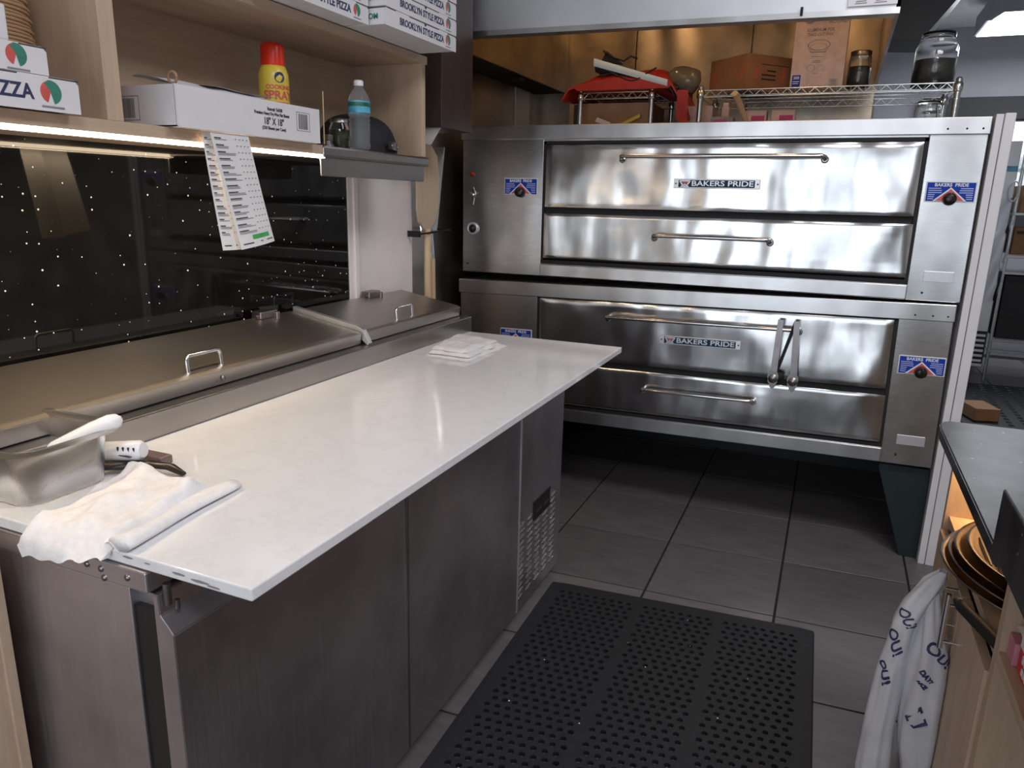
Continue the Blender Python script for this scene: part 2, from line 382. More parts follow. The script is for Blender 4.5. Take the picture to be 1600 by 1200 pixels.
w = MB(); w.box(-2.2, 0.105, 4.3, 4.4, 0, 3.05); w.box(0.105, 0.56, 4.3, 4.4, 0, 1.70); wb = struct('wall_back', w, 'offwhite')
w = MB()
for i in range(3): w.box(-1.74+i*0.614, -1.130+i*0.614, 4.282, 4.30, 0.95, 2.6, 0.003)
lw = MB(); lw.box(-1.74, 0.49, 4.27, 4.30, 0.0, 0.95); part(wb, 'lower_wall_shade', lw, 'black', 'lower wall behind the ovens, coloured black as the shade under them')  # black colour stands in for the deep shade under the ovens
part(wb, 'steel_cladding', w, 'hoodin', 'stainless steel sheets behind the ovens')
w = MB(); w.box(-2.2, 3.2, 8.5, 8.6, 0, 3.05); struct('wall_far', w, 'grey')
w = MB(); w.box(2.9, 3.2, -3.4, 8.6, 0, 3.05); struct('wall_right', w, 'offwhite')
w = MB(); w.box(-2.2, 3.2, -3.4, 8.6, 3.05, 3.15); struct('ceiling', w, 'ceil')
# shop front behind the camera: solid wall with two openings glazed for daylight
w = MB(); w.box(-2.2, 3.2, -3.4, -3.3, 0, 0.08); w.box(-2.2, 3.2, -3.4, -3.3, 2.42, 3.05); w.box(-2.2, -1.87, -3.4, -3.3, 0.08, 2.42); w.box(1.42, 3.2, -3.4, -3.3, 0.08, 2.42); w.box(-0.08, 0.08, -3.4, -3.3, 0.08, 2.42)
struct('wall_front', w, 'offwhite')
# partition panel on the right of the ovens
w = MB(); w.box(0.470, 0.494, 3.175, 4.4, 0, 1.735, 0.002); w.box(0.496, 0.530, 3.17, 4.4, 0, 1.738, 0.004)
wp = struct('wall_partition', w, 'white')

# ---------------------------------------------------------------- deck ovens
YF = 3.19
def decal(root, xc, zc, knob=True):
    w_, h_ = 0.163, 0.074
    m = MB(); m.box(xc-w_/2, xc+w_/2, YF-0.0035, YF, zc-h_/2, zc+h_/2, 0.001); d = part(root, 'control_label', m, 'paper', 'white-edged blue control label')
    m = MB()
    m.box(xc-w_/2+0.004, xc-0.003, YF-0.005, YF-0.003, zc-h_/2+0.004, zc+h_/2-0.004); m.box(xc-0.002, xc+w_/2-0.004, YF-0.005, YF-0.003, zc-h_/2+0.004, zc+h_/2-0.004)
    part(d, 'blue_field', m, 'decalblue')
    m = MB(); m.prism([(xc-0.055, zc-h_/2+0.004), (xc+0.055, zc-h_/2+0.004), (xc, zc+0.016)], 'y', YF-0.0065, YF-0.004); part(d, 'white_triangle', m, 'paper')
    m = MB(); m.prism([(xc-0.045, zc-h_/2+0.006), (xc+0.045, zc-h_/2+0.006), (xc, zc+0.010)], 'y', YF-0.008, YF-0.005); part(d, 'red_triangle', m, 'red')
    m = MB(); add_text(m, 'BAKERS  PRIDE', (xc, YF-0.0055, zc+h_/2-0.013), (1, 0, 0), (0, 0, 1), 0.0165, 0.0004); part(d, 'lettering', m, 'paper')
    m = MB()
    for sx in (-1, 1):
        for r in range(6):
            z = zc+0.012-r*0.0075; L = (0.045-0.003*abs(r-1.5))*(0.55 if r >= 3 else 1)
            x0 = xc+sx*0.072; m.box(min(x0, x0-sx*L), max(x0, x0-sx*L), YF-0.0056, YF-0.0048, z-0.0016, z+0.0016)
    part(d, 'small_print', m, 'decalpale', kind='stuff')
    if knob:
        m = MB(); m.lathe((xc, YF-0.034, zc-h_/2+0.012), [(0.0, 0), (0.012, 0.0), (0.020, 0.004), (0.022, 0.012), (0.024, 0.030)], 20, 'y'); m.box(xc-0.003, xc+0.003, YF-0.037, YF-0.030, zc-h_/2+0.012, zc-h_/2+0.034, 0.001)
        part(root, 'control_knob', m, 'blackhandle', 'round black thermostat knob')
def plaque(parent, x0, x1, zc, y):
    m = MB(); m.box(x0, x1, y-0.004, y, zc-0.019, zc+0.019, 0.0015); p = part(parent, 'name_plate', m, 'silver', 'silver-edged name plate')
    L = x1-x0
    m = MB(); m.box(x0+0.020, x1-0.020, y-0.0055, y-0.003, zc-0.0145, zc+0.0145); part(p, 'plate_field', m, 'plaque')
    m = MB(); add_text(m, 'BAKERS PRIDE', (x0+0.075, y-0.006, zc), (1, 0, 0), (0, 0, 1), 0.029, 0.0004, 'LEFT', sx=(x1-0.03-x0-0.075)/0.2205)
    vx = [v[0] for v in m.v]; a, b = min(vx), max(vx); k = (x1-0.025-(x0+0.075))/(b-a); m.v = [(x0+0.075+(v[0]-a)*k, v[1], v[2]) for v in m.v]
    part(p, 'lettering', m, 'silver')
    m = MB(); cx = x0+0.046
    def seg(x_a, z_a, x_b, z_b, t=0.0024):
        d = Vector((x_b-x_a, z_b-z_a)).normalized(); n = Vector((-d.y, d.x))*t
        m.prism([(x_a+n.x, z_a+n.y), (x_b+n.x, z_b+n.y), (x_b-n.x, z_b-n.y), (x_a-n.x, z_a-n.y)], 'y', y-0.0066, y-0.005)
    seg(cx-0.023, zc+0.011, cx+0.023, zc+0.011); seg(cx-0.016, zc-0.011, cx+0.016, zc-0.011)
    seg(cx-0.022, zc+0.011, cx-0.006, zc-0.010); seg(cx-0.006, zc-0.010, cx+0.001, zc+0.002); seg(cx+0.022, zc+0.011, cx+0.006, zc-0.010); seg(cx+0.006, zc-0.010, cx-0.001, zc+0.002)
    part(p, 'emblem', m, 'silver')
    m = MB(); m.prism([(cx-0.017, zc+0.009), (cx+0.017, zc+0.009), (cx+0.008, zc-0.002), (cx, zc+0.004), (cx-0.008, zc-0.002)], 'y', y-0.0062, y-0.005); part(p, 'red_emblem_field', m, 'red')
    m = MB()
    for x in (x0+0.009, x1-0.009): m.lathe((x, y-0.0058, zc), [(0, 0), (0.003, 0.0), (0.0035, 0.002)], 8, 'y')
    part(p, 'screw', m, 'blackmetal', kind='stuff')
def bulged_panel(m, x0, x1, z0, z1, y, th, amp):
    """door skin: front face gently dished and dented, with rolled edges"""
    def f(u, v):
        x = x0+(x1-x0)*u; z = z0+(z1-z0)*v
        e = min(u*(x1-x0), (1-u)*(x1-x0), v*(z1-z0), (1-v)*(z1-z0))
        k = min(1, e/0.006)
        d = amp*(noise.noise(Vector((x*3.1, z*2.0, y)))+0.5*noise.noise(Vector((x*8, z*5, 3)))) * min(1, e/0.05)
        return (x, y + 0.003*(1-k)**2 + d, z)
    m.grid(f, 90, 24)
    m.box(x0, x1, y+0.006, y+th, z0, z1)
def deck(name, label, zt, z_open_t, z_open_b, zb, ovr, doors, rail_t, hnd, plate, right_ext, tilt, dec_l, dec_r, ventral):
    base = (-0.585, YF, zb)
    R = thing(name, label, 'oven', base)
    xl, xr, ol, orr = -1.632, 0.462, -1.230, 0.276
    m = MB()
    # shell with an open front
    yb = 4.22
    m.box(xl, ol, YF, yb, zb, zt-0.01, 0.003); m.box(orr, xr, YF, yb, zb, zt-0.01, 0.003)
    m.box(ol, orr, YF, yb, zb, z_open_b, 0.003); m.box(ol, orr, YF, yb, z_open_t, zt-0.01, 0.003); m.box(ol, orr, YF+0.12, yb, z_open_b, z_open_t)
    part(R, 'oven_body', m, 'oven')
    m = MB(); m.box(ol, orr, YF+0.045, YF+0.12, z_open_b, z_open_t)
    fw = 0.012
    m.box(ol, ol+fw, YF-0.002, YF+0.05, z_open_b, z_open_t); m.box(orr-fw, orr, YF-0.002, YF+0.05, z_open_b, z_open_t)
    m.box(ol, orr, YF-0.002, YF+0.05, z_open_t-fw, z_open_t)
    m.box(ol, orr, YF-0.003, YF+0.05, z_open_b, z_open_b+0.016)
    m.box(ol, orr, YF+0.01, YF+0.05, doors[1][1], doors[0][0])
    part(R, 'door_recess', m, 'blackmetal', 'black door opening frame')
    m = MB(); m.box(xl-0.004, xr+0.002, YF-0.012, YF+0.05, rail_t[0], rail_t[1], 0.003)
    part(R, 'top_rail', m, 'trim')
    m = MB(); m.box(ol-0.002, orr+0.002, YF-0.006, YF+0.01, zb+0.002, z_open_b-0.004, 0.003); part(R, 'sill', m, 'trim')
    for i, (z0, z1) in enumerate(doors):
        m = MB(); bulged_panel(m, -1.214 if i == 0 else -1.216, 0.262 if i == 0 else 0.266, z0, z1, YF-0.012, 0.05, 0.0028)
        d = part(R, 'oven_door', m, 'door', 'tall upper baking door' if i == 0 else 'low lower door')
        hx0, hx1, hz = hnd[i]
        m = MB(); m.tube(cbend((hx0, YF-0.008, hz-0.012), (hx1, YF-0.008, hz-0.012), (0, -0.045, 0.012), 0.018), 0.0085, 10)
        for hx in (hx0, hx1): m.lathe((hx, YF-0.016, hz-0.012), [(0.016, 0.008), (0.014, 0.002), (0.009, 0.0)], 12, 'y')
        part(d, 'bar_handle', m, 'chrome', 'chrome bar handle')
        if i == 0: plaque(d, plate[0], plate[1], plate[2], YF-0.0135)
    decal(R, dec_l[0], dec_l[1]); decal(R, dec_r[0], dec_r[1])
    m = MB(); m.box(0.327, 0.427, YF-0.002, YF+0.002, ventral-0.02, ventral+0.02, 0.001)
    part(R, 'data_plate', m, 'silver', 'small blank-looking metal data plate')
    m = MB()
    for px_, pz_ in ((0.33, ventral-0.062), (-1.60, zb+0.04), (0.33, rail_t[0]+0.02), (0.39, rail_t[0]+0.02), (0.44, rail_t[0]+0.02)):
        m.lathe((px_, YF-0.014, pz_), [(0, 0), (0.0035, 0.001), (0.004, 0.003)], 8, 'y')
    part(R, 'screws', m, 'blackmetal', kind='stuff')
    R.rotation_euler = (0, -tilt, 0)
    return R
# (a positive world X edge sits slightly higher)
up = deck('deck_oven', 'upper stainless deck oven of the stack, with a pilot switch panel on its left', 1.715, 1.655, 1.122, 1.062, None,
          [(1.374, 1.640), (1.147, 1.346)], (1.664, 1.724), [(-0.866, -0.068, 1.590), (-0.706, -0.236, 1.268)], (-0.640, -0.296, 1.4825), 0.465, math.radians(0.2), (-1.336, 1.461), (0.371, 1.465), 1.155)
lo = deck('deck_oven', 'lower stainless deck oven of the stack, with steel tongs hung on its handle', 1.045, 0.983, 0.452, 0.388, None,
          [(0.695, 0.982-0.012), (0.474, 0.668)], (0.975, 1.040), [(-0.882, -0.078, 0.909), (-0.706, -0.232, 0.596)], (-0.644, -0.301, 0.823), 0.465, math.radians(1.0), (-1.336, 0.778), (0.377, 0.798), 0.492)
# pilot light, toggle, dial on the upper deck
m = MB(); m.lathe((-1.582, YF-0.014, 1.513), [(0, 0), (0.009, 0.003), (0.010, 0.014)], 14, 'y'); part(up, 'pilot_light', m, 'redlens', 'small red pilot light')
m = MB(); m.prism([(-1.578, 1.455), (-1.566, 1.43), (-1.578, 1.375), (-1.590, 1.43)], 'y', YF-0.004, YF); m.lathe((-1.578, YF-0.016, 1.418), [(0, 0), (0.010, 0.004), (0.014, 0.016)], 12, 'y'); m.tube([(-1.578, YF-0.012, 1.418), (-1.578, YF-0.03, 1.43)], 0.004, 8)
part(up, 'toggle_switch', m, 'chrome')
m = MB(); m.lathe((-1.578, YF-0.012, 1.265), [(0.030, 0.012), (0.029, 0.002), (0.025, 0.0), (0.019, 0.003)], 24, 'y'); dl = part(up, 'timer_bezel', m, 'silver', 'grey ring dial')
m = MB(); m.lathe((-1.578, YF-0.020, 1.265), [(0, 0), (0.013, 0.0), (0.016, 0.008), (0.020, 0.018)], 20, 'y'); part(dl, 'dial_knob', m, 'black')
# legs of the lower oven
for (xa, ya, s) in ((0.40, YF+0.03, 1), (-1.57, YF+0.03, -1), (0.40, 4.12, 1), (-1.57, 4.12, -1)):
    m = MB(); xo = xa+0.055*s
    poly = [(xo+0.005*s, 0.389), (xo-0.175*s, 0.389), (xo-0.175*s, 0.37), (xo-0.05*s, 0.0), (xo+0.045*s, 0.0)]
    m.prism(poly, 'y', ya, ya+0.07, 0.002); part(lo, 'leg', m, 'leg', 'tapered dark green-black steel leg')
lo.rotation_euler = (0, 0, 0)
for ch in lo.children:
    if not ch.name.startswith('leg'): ch.rotation_euler = (0, -math.radians(1.0), 0)

# tongs hanging on the lower oven handle
def tongs():
    R = thing('kitchen_tongs', 'steel spring tongs hanging open on the upper handle of the lower oven', 'tongs', (-0.12, YF-0.062, 0.93))
    y = YF-0.072
    def arm(x0, z0, x1, z1, nm):
        m = MB(); xs = x0+(x1-x0)*0.72; zs = z0+(z1-z0)*0.72
        w1 = 0.011
        def band(xa, za, wa, xb, zb_, wb, ya, yb):
            m.add([(xa-wa, ya, za), (xa+wa, ya, za), (xb+wb, yb, zb_), (xb-wb, yb, zb_), (xa-wa, ya+0.010, za), (xa+wa, ya+0.010, za), (xb+wb, yb+0.010, zb_), (xb-wb, yb+0.010, zb_)],
                  [(0, 1, 2, 3), (7, 6, 5, 4), (0, 4, 5, 1), (1, 5, 6, 2), (2, 6, 7, 3), (3, 7, 4, 0)])
        band(x0, z0, w1, xs, zs, 0.013, y, y-0.004)
        a = part(R, nm, m, 'dullmetal')
        m = MB(); n = 9
        L = [(x_, z_) for x_, z_ in ((-0.013, 0), (-0.023, -0.014), (-0.025, -0.030), (-0.021, -0.036), (-0.022, -0.048), (-0.014, -0.056), (-0.012, -0.068), (0, -0.078), (0.012, -0.068), (0.014, -0.056), (0.020, -0.048), (0.019, -0.036), (0.023, -0.030), (0.021, -0.014), (0.013, 0))]
        m.prism([(xs+p*0.9, zs+q) for p, q in L], 'y', y-0.006, y+0.001)
        m.lathe((xs, y-0.004, zs-0.034), [(0.021, 0), (0.015, -0.006), (0, -0.009)], 14, 'y')
        part(a, 'scalloped_tip', m, 'dullmetal'); return a
    arm(-0.158, 0.958, -0.165, 0.668, 'tong_arm'); arm(-0.097, 0.957, -0.082, 0.662, 'tong_arm')
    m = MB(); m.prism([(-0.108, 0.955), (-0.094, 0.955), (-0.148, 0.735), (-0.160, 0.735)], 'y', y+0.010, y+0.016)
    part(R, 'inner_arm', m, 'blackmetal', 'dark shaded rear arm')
    m = MB(); m.lathe((-0.140, y+0.012, 0.722), [(0, -0.002), (0.018, -0.001), (0.020, 0.006)], 12, 'y'); m.tube([(-0.158, y+0.004, 0.952), (-0.158, y+0.03, 0.948), (-0.158, y+0.03, 0.90)], 0.004, 6); m.tube([(-0.097, y+0.004, 0.952), (-0.097, y+0.03, 0.948), (-0.097, y+0.03, 0.90)], 0.004, 6)
    part(R, 'hook', m, 'blackmetal')
tongs()

# ---------------------------------------------------------------- exhaust hood
H0 = thing('exhaust_hood', 'long stainless steel exhaust hood hanging over the ovens', 'hood', (-0.7, 3.5, 2.0))
hx0, hx1, hy0, hy1 = -1.52, 0.102, 2.77, 4.278
m = MB(); m.add([(-1.60, hy0, 2.012), (hx1, hy0, 1.995), (hx1, hy0, 2.75), (-1.60, hy0, 2.75), (-1.60, hy0+0.012, 2.012), (hx1, hy0+0.012, 1.995), (hx1, hy0+0.012, 2.75), (-1.60, hy0+0.012, 2.75)],
    [(0, 1, 2, 3), (7, 6, 5, 4), (0, 4, 5, 1), (1, 5, 6, 2), (2, 6, 7, 3), (3, 7, 4, 0)]); part(H0, 'front_panel', m, 'hood')
m = MB(); m.add([(-1.60, hy0-0.006, 2.012), (hx1, hy0-0.006, 1.995), (hx1, hy0-0.006, 2.013), (-1.60, hy0-0.006, 2.03), (-1.60, hy0+0.05, 2.012), (hx1, hy0+0.05, 1.995), (hx1, hy0+0.05, 2.013), (-1.60, hy0+0.05, 2.03)],
    [(0, 1, 2, 3), (7, 6, 5, 4), (0, 4, 5, 1), (1, 5, 6, 2), (2, 6, 7, 3), (3, 7, 4, 0)]); part(H0, 'lower_lip', m, 'trim')
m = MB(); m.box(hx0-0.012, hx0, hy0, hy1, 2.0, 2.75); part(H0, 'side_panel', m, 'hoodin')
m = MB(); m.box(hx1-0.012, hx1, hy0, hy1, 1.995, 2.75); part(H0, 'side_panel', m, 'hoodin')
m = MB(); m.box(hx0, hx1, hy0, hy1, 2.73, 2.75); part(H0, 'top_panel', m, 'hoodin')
m = MB(); m.box(hx0-0.20, hx0-0.014, 3.0, hy1, 2.0, 2.015); m.tube([(-1.56, 3.62, 1.985), (-1.56, 3.62, 2.1)], 0.008, 8); m.box(-1.58, -1.52, 3.60, 3.64, 1.97, 1.99, 0.002); part(H0, 'grease_gutter', m, 'blackmetal', 'dark grease gutter along the left side')
m = MB()
for i in range(12):
    x = -1.45+i*0.125
    m.add([(x, 3.55, 2.25), (x+0.06, 3.55, 2.25), (x+0.06, 4.1, 2.72), (x, 4.1, 2.72), (x, 3.57, 2.23), (x+0.06, 3.57, 2.23), (x+0.06, 4.12, 2.70), (x, 4.12, 2.70)], [(0, 1, 2, 3), (7, 6, 5, 4), (0, 4, 5, 1), (1, 5, 6, 2), (2, 6, 7, 3), (3, 7, 4, 0)])
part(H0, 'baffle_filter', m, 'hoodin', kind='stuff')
for x in (-1.15, -0.2):
    m = MB(); m.lathe((x, 3.15, 2.71), [(0.0, -0.10), (0.04, -0.09), (0.05, -0.05), (0.045, 0.0), (0.06, 0.02)], 16); part(H0, 'hood_lamp', m, 'hoodlamp', 'warm glowing lamp inside the hood')
m = MB(); m.box(-0.050, 0.092, hy0-0.0085, hy0-0.006, 2.022, 2.13)
s = part(H0, 'paper_notice', m, 'paper', 'white paper notice taped to the right end of the hood')
m = MB()
for cx in (-0.012, 0.045):
    for k, z in enumerate((2.028, 2.034, 2.040)): m.prism([(cx-0.020+k*0.004, z), (cx+0.018-k*0.003, z+0.001), (cx+0.015, z+0.0035), (cx-0.014, z+0.003)], 'y', hy0-0.0092, hy0-0.0082)
part(s, 'printed_sketch', m, 'greyink')
m = MB(); m.box(-0.190, -0.182, hy0-0.016, hy0-0.006, 2.005, 2.03, 0.001); part(H0, 'clip', m, 'blackmetal')
for x in (-1.15, -0.2):
    l = bpy.data.lights.new('hood_lamp_light', 'POINT'); l.energy = 2.1; l.color = (1.0, 0.58, 0.28); l.shadow_soft_size = 0.05
    o = bpy.data.objects.new('hood_lamp_light', l); o.location = (x, 3.15, 2.56); COL.objects.link(o)

# ---------------------------------------------------------------- prep table
PT = thing('prep_table', 'long stainless refrigerated pizza prep table along the left wall', 'prep table', (-1.25, 1.6, 0))
m = MB(); m.box(-1.60, -0.905, 0.685, 2.47, 0.06, 0.83, 0.002); m.box(-0.905, -0.87, 0.70, 2.46, 0.08, 0.82)
part(PT, 'cabinet_body', m, 'tdoor')
m = MB(); m.box(-1.60, -0.862, 0.68, 2.478, 0.832, 0.866, 0.003); part(PT, 'top_frame', m, 'tdoor')
m = MB(); m.box(-0.903, -0.862, 0.69, 2.02, 0.085, 0.80); part(PT, 'gasket', m, 'black', 'black door gasket strip')
m = MB(); m.box(-1.58, -0.92, 0.72, 2.42, 0.0, 0.06); part(PT, 'plinth', m, 'black')
def pdoor(y0, y1):
    m = MB(); m.prism([(-0.862, 0.828), (-0.852, 0.828), (-0.850, 0.795), (-0.826, 0.768), (-0.824, 0.065), (-0.862, 0.065)], 'y', y0, y1, 0.0015)
    return part(PT, 'cabinet_door', m, 'tdoor')
pdoor(0.688, 1.338); pdoor(1.348, 2.020)
m = MB(); m.box(-0.826, -0.8225, 1.3375, 1.342, 0.07, 0.77); part(PT, 'door_edge', m, 'table', 'bright door edge')
m = MB(); m.box(-0.850, -0.8225, 2.022, 2.032, 0.065, 0.80, 0.001); part(PT, 'door_edge', m, 'hood', 'bright door edge')
m = MB(); m.box(-0.870, -0.842, 2.036, 2.475, 0.035, 0.83, 0.002); gp = part(PT, 'machine_panel', m, 'tdoor', 'machine compartment panel with slots')
m = MB()
for r in range(5):
    for k in range(13):
        y = 2.07+r*0.075; z = 0.08+k*0.022
        m.prism([(y, z), (y+0.042, z+0.006), (y+0.042, z+0.011), (y, z+0.005)], 'x', -0.8415, -0.838)
part(gp, 'louvre_slots', m, 'table', kind='stuff')
m = MB(); m.box(-0.8425, -0.838, 2.19, 2.355, 0.325, 0.335); m.box(-0.8425, -0.838, 2.19, 2.355, 0.388, 0.395); m.box(-0.8425, -0.840, 2.19, 2.355, 0.335, 0.388)
part(gp, 'grip_slot', m, 'blackmetal', 'dark recessed grip')
m = MB(); m.box(-0.8425, -0.839, 2.20, 2.30, 0.795, 0.812); part(gp, 'badge', m, 'navy', 'small dark blue badge')
m = MB()
for x, z in ((-0.985, 0.853), (-0.955, 0.852), (-0.95, 0.838), (-0.90, 0.850)): m.lathe((x, 0.677, z), [(0, 0), (0.005, 0.001), (0.006, 0.004)], 8, 'y')
m.tube([(-0.845, 0.70, 0.845), (-0.845, 0.70, 0.81)], 0.006, 8); m.tube([(-0.838, 0.71, 0.815), (-0.838, 0.71, 0.80)], 0.004, 8)
part(PT, 'hinge_screws', m, 'dullmetal', kind='stuff')
# pan rail behind the board
m = MB(); m.box(-1.62, -1.29, 0.30, 2.605, 0.866, 0.946, 0.003); part(PT, 'pan_rail', m, 'table', 'stainless raised pan rail')
def lid(y0, y1):
    m = MB(); m.prism([(-1.338, 0.947), (-1.334, 0.950), (-1.330, 0.983), (-1.345, 0.988), (-1.60, 1.032), (-1.612, 1.030), (-1.612, 0.947)], 'y', y0, y1, 0.0015)
    d = part(PT, 'hinged_lid', m, 'lid'); return d
l1 = lid(0.30, 1.905); l2 = lid(1.935, 2.585)
def lid_handle(l, y0, y1):
    m = MB(); m.tube(cbend((-1.362, y0, 0.988), (-1.362, y1, 0.988), (-0.004, 0, 0.040), 0.012), 0.0048, 10); part(l, 'wire_handle', m, 'chrome', 'bent chrome handle')
lid_handle(l1, 1.247, 1.352); lid_handle(l2, 2.165, 2.268)
m = MB(); m.lathe((-1.326, 1.322, 0.965), [(0, 0), (0.005, -0.001), (0.006, -0.004)], 8, 'x'); m.box(-1.34, -1.328, 1.3, 1.302, 0.96, 0.961); part(l1, 'screw', m, 'dullmetal')
m = MB()
m.prism([(-1.312, 0.946), (-1.306, 0.952), (-1.328, 0.992), (-1.350, 1.004), (-1.60, 1.046), (-1.60, 1.028), (-1.36, 0.98)], 'y', 1.910, 1.930, 0.001)
part(PT, 'lid_divider', m, 'hood', 'sloping divider bar between the lids')
for y in (1.735, 2.315):
    m = MB(); m.box(-1.615, -1.575, y, y+0.075, 1.028, 1.052, 0.004); m.box(-1.60, -1.56, y+0.055, y+0.068, 1.02, 1.048, 0.003); m.tube([(-1.59, y-0.01, 1.036), (-1.59, y+0.085, 1.036)], 0.006, 8)
    part(PT, 'lid_hinge', m, 'dullmetal')
m = MB(); m.box(-1.29, -0.666, 0.684, 2.583, 0.868, 0.888, 0.0025)
WT = single('worktop', m, 'quartz', 'long white quartz worktop laid on the prep table', 'worktop', (-0.98, 1.63, 0.868))
# grime chips on the near edge
m = MB()
for x, z, r in ((-0.80, 0.8785, 0.012), (-0.76, 0.876, 0.016), (-0.735, 0.8735, 0.011), (-0.86, 0.8805, 0.006), (-0.90, 0.8815, 0.010)):
    n = 9; m.prism([(x+r*(1+0.3*random.random())*math.cos(2*PI*k/n), z+r*0.13*(1+0.6*random.random())*math.sin(2*PI*k/n)) for k in range(n)], 'y', 0.6836, 0.6841)
part(WT, 'grime_stain', m, 'greyink', 'grey grime marks on the near edge', 'stuff')

# ---------------------------------------------------------------- cloths on the worktop
def cloth_grid(m, P, layers_z, seed, amp, nu=36, nv=28, droop=None, thick=0.004):
    """P: 4 corners (x,y) ccw; rounded, rumpled quilt with thickness"""
    def f(u, v, top):
        a = Vector(P[0]).lerp(Vector(P[1]), u); b = Vector(P[3]).lerp(Vector(P[2]), u); p = a.lerp(b, v)
        ct = (Vector(P[0])+Vector(P[1])+Vector(P[2])+Vector(P[3]))/4
        w = 0.010*noise.noise(Vector((u*5, v*5, seed+9)))
        p = p + (p-ct).normalized()*w
        e = min(u, 1-u, v, 1-v); k = min(1, e/0.10); k = math.sin(k*PI/2)
        n = noise.noise(Vector((p.x*16, p.y*16, seed)))+0.5*noise.noise(Vector((p.x*40, p.y*34, seed+3)))
        z = layers_z[0] + (layers_z[1]-layers_z[0])*k*(0.8+0.35*n) if top else layers_z[0]
        if top: z += amp*max(0, n)*k
        if droop and p.y < 0.684:
            d = 0.684-p.y; hang = min(1, d/0.012)
            return (p.x, 0.684-0.010*hang-(0.022*hang if top else 0.0)-0.05*d, (z-0.010*hang*(z-0.88)/0.03 if top else z-0.004*hang)-d)
        return (p.x, p.y, z)
    m.grid(lambda u, v: f(u, v, True), nu, nv)
    m.grid(lambda u, v: f(u, v, False), nu, nv)
    for s in range(4):
        def fe(t, h, s=s):
            u, v = ((t, 0), (1, t), (t, 1), (0, t))[s]
            a = f(u, v, False); b = f(u, v, True); return tuple(Vector(a).lerp(Vector(b), h))
        m.grid(fe, nu, 1)
m = MB()
def drp(x, y, z):
    return z
cloth_grid(m, [(-1.090, 0.652), (-0.930, 0.676), (-0.955, 0.925), (-1.175, 0.925)], (0.8885, 0.914), 2.0, 0.012, droop=drp)
tw = single('hand_towel', m, 'cloth', 'crumpled white towel drooping over the near end of the white worktop', 'towel', (-1.03, 0.79, 0.889))
m = MB()
pts = [(-0.905-0.032*t+0.004*math.sin(t*7), 0.683+0.262*t, 0.9005) for t in [i/14 for i in range(15)]]
n = 14; vs = []; fs = []
for i, p in enumerate(pts):
    t = i/14; a_, b_ = 0.026*(0.85+0.25*math.sin(3+t*6))*(1-0.3*t), 0.0115*(1-0.35*t)
    for k in range(n):
        th = 2*PI*k/n; vs.append((p[0]+a_*math.cos(th)-0.008, p[1], 0.8885+b_+b_*math.sin(th)))
for i in range(14):
    for k in range(n): fs.append((i*n+k, i*n+(k+1) % n, (i+1)*n+(k+1) % n, (i+1)*n+k))
fs += [tuple(range(n)), tuple(range(14*n, 15*n))]
m.add(vs, fs, True)
m.grid(lambda u, v: (-0.965+0.05*u, 0.681+0.02*v, 0.889+0.003*math.sin(u*12)+0.012*u*(1-u)*3), 12, 4)
part(tw, 'rolled_fold', m, 'cloth')
m = MB()
cloth_grid(m, [(-1.215, 2.10), (-1.045, 2.085), (-1.035, 2.385), (-1.275, 2.425)], (0.8885, 0.900), 5.0, 0.003)
cloth_grid(m, [(-1.205, 2.105), (-1.05, 2.10), (-1.055, 2.37), (-1.265, 2.415)], (0.8975, 0.911), 8.0, 0.004)
cloth_grid(m, [(-1.20, 2.12), (-1.07, 2.115), (-1.065, 2.36), (-1.25, 2.40)], (0.908, 0.920), 11.0, 0.004)
single('hand_towel', m, 'cloth', 'neatly folded white towel at the oven end of the worktop', 'towel', (-1.15, 2.25, 0.889))

# ---------------------------------------------------------------- bin, spatula, scraper
B = thing('food_pan', 'clear plastic food pan at the left end of the worktop', 'container', (-1.29, 0.79, 0.889))
def rrect(cx, cy, hx, hy, r, n=6):
    out = []
    for qx, qy, a0 in ((1, 1, 0), (-1, 1, 90), (-1, -1, 180), (1, -1, 270)):
        for k in range(n+1):
            a = math.radians(a0+90*k/n); out.append((cx+qx*(hx-r)+r*math.cos(a), cy+qy*(hy-r)+r*math.sin(a)))
    return out
def loft(m, rings, smooth=True, cap=None):
    n = len(rings[0]); vs = [p for r in rings for p in r]; fs = []
    for i in range(len(rings)-1):
        for k in range(n): fs.append((i*n+k, i*n+(k+1) % n, (i+1)*n+(k+1) % n, (i+1)*n+k))
    m.add(vs, fs, smooth)
    if cap == 'first': m.add(rings[0], [tuple(range(n))])
    if cap == 'last': m.add(rings[-1], [tuple(range(n))])
    if cap == 'both': m.add(rings[0], [tuple(range(n))]); m.add(rings[-1], [tuple(range(n))])
def rr(hx, hy, r, z): return [(x, y, z) for x, y in rrect(-1.275, 0.797, hx, hy, r)]
m = MB()
loft(m, [rr(0.095, 0.068, 0.03, 0.8895), rr(0.107, 0.080, 0.035, 0.893), rr(0.118, 0.088, 0.04, 0.982), rr(0.119, 0.089, 0.04, 0.990), rr(0.138, 0.106, 0.05, 0.992), rr(0.138, 0.106, 0.05, 0.986),
         rr(0.135, 0.103, 0.05, 0.9865), rr(0.1215, 0.0905, 0.042, 0.9865), rr(0.1155, 0.0855, 0.038, 0.982), rr(0.105, 0.078, 0.033, 0.8955), rr(0.093, 0.066, 0.028, 0.892)])
m.add(rr(0.095, 0.068, 0.03, 0.8895), [tuple(range(28))]); m.add(rr(0.093, 0.066, 0.028, 0.892), [tuple(range(28))])
part(B, 'pan_shell', m, 'frost')
S = thing('spatula', 'white-handled spatula leaning in the clear food pan', 'spatula', (-1.24, 0.83, 0.9))
m = MB(); p0, p1 = Vector((-1.220, 0.800, 0.962)), Vector((-1.142, 0.888, 1.006))
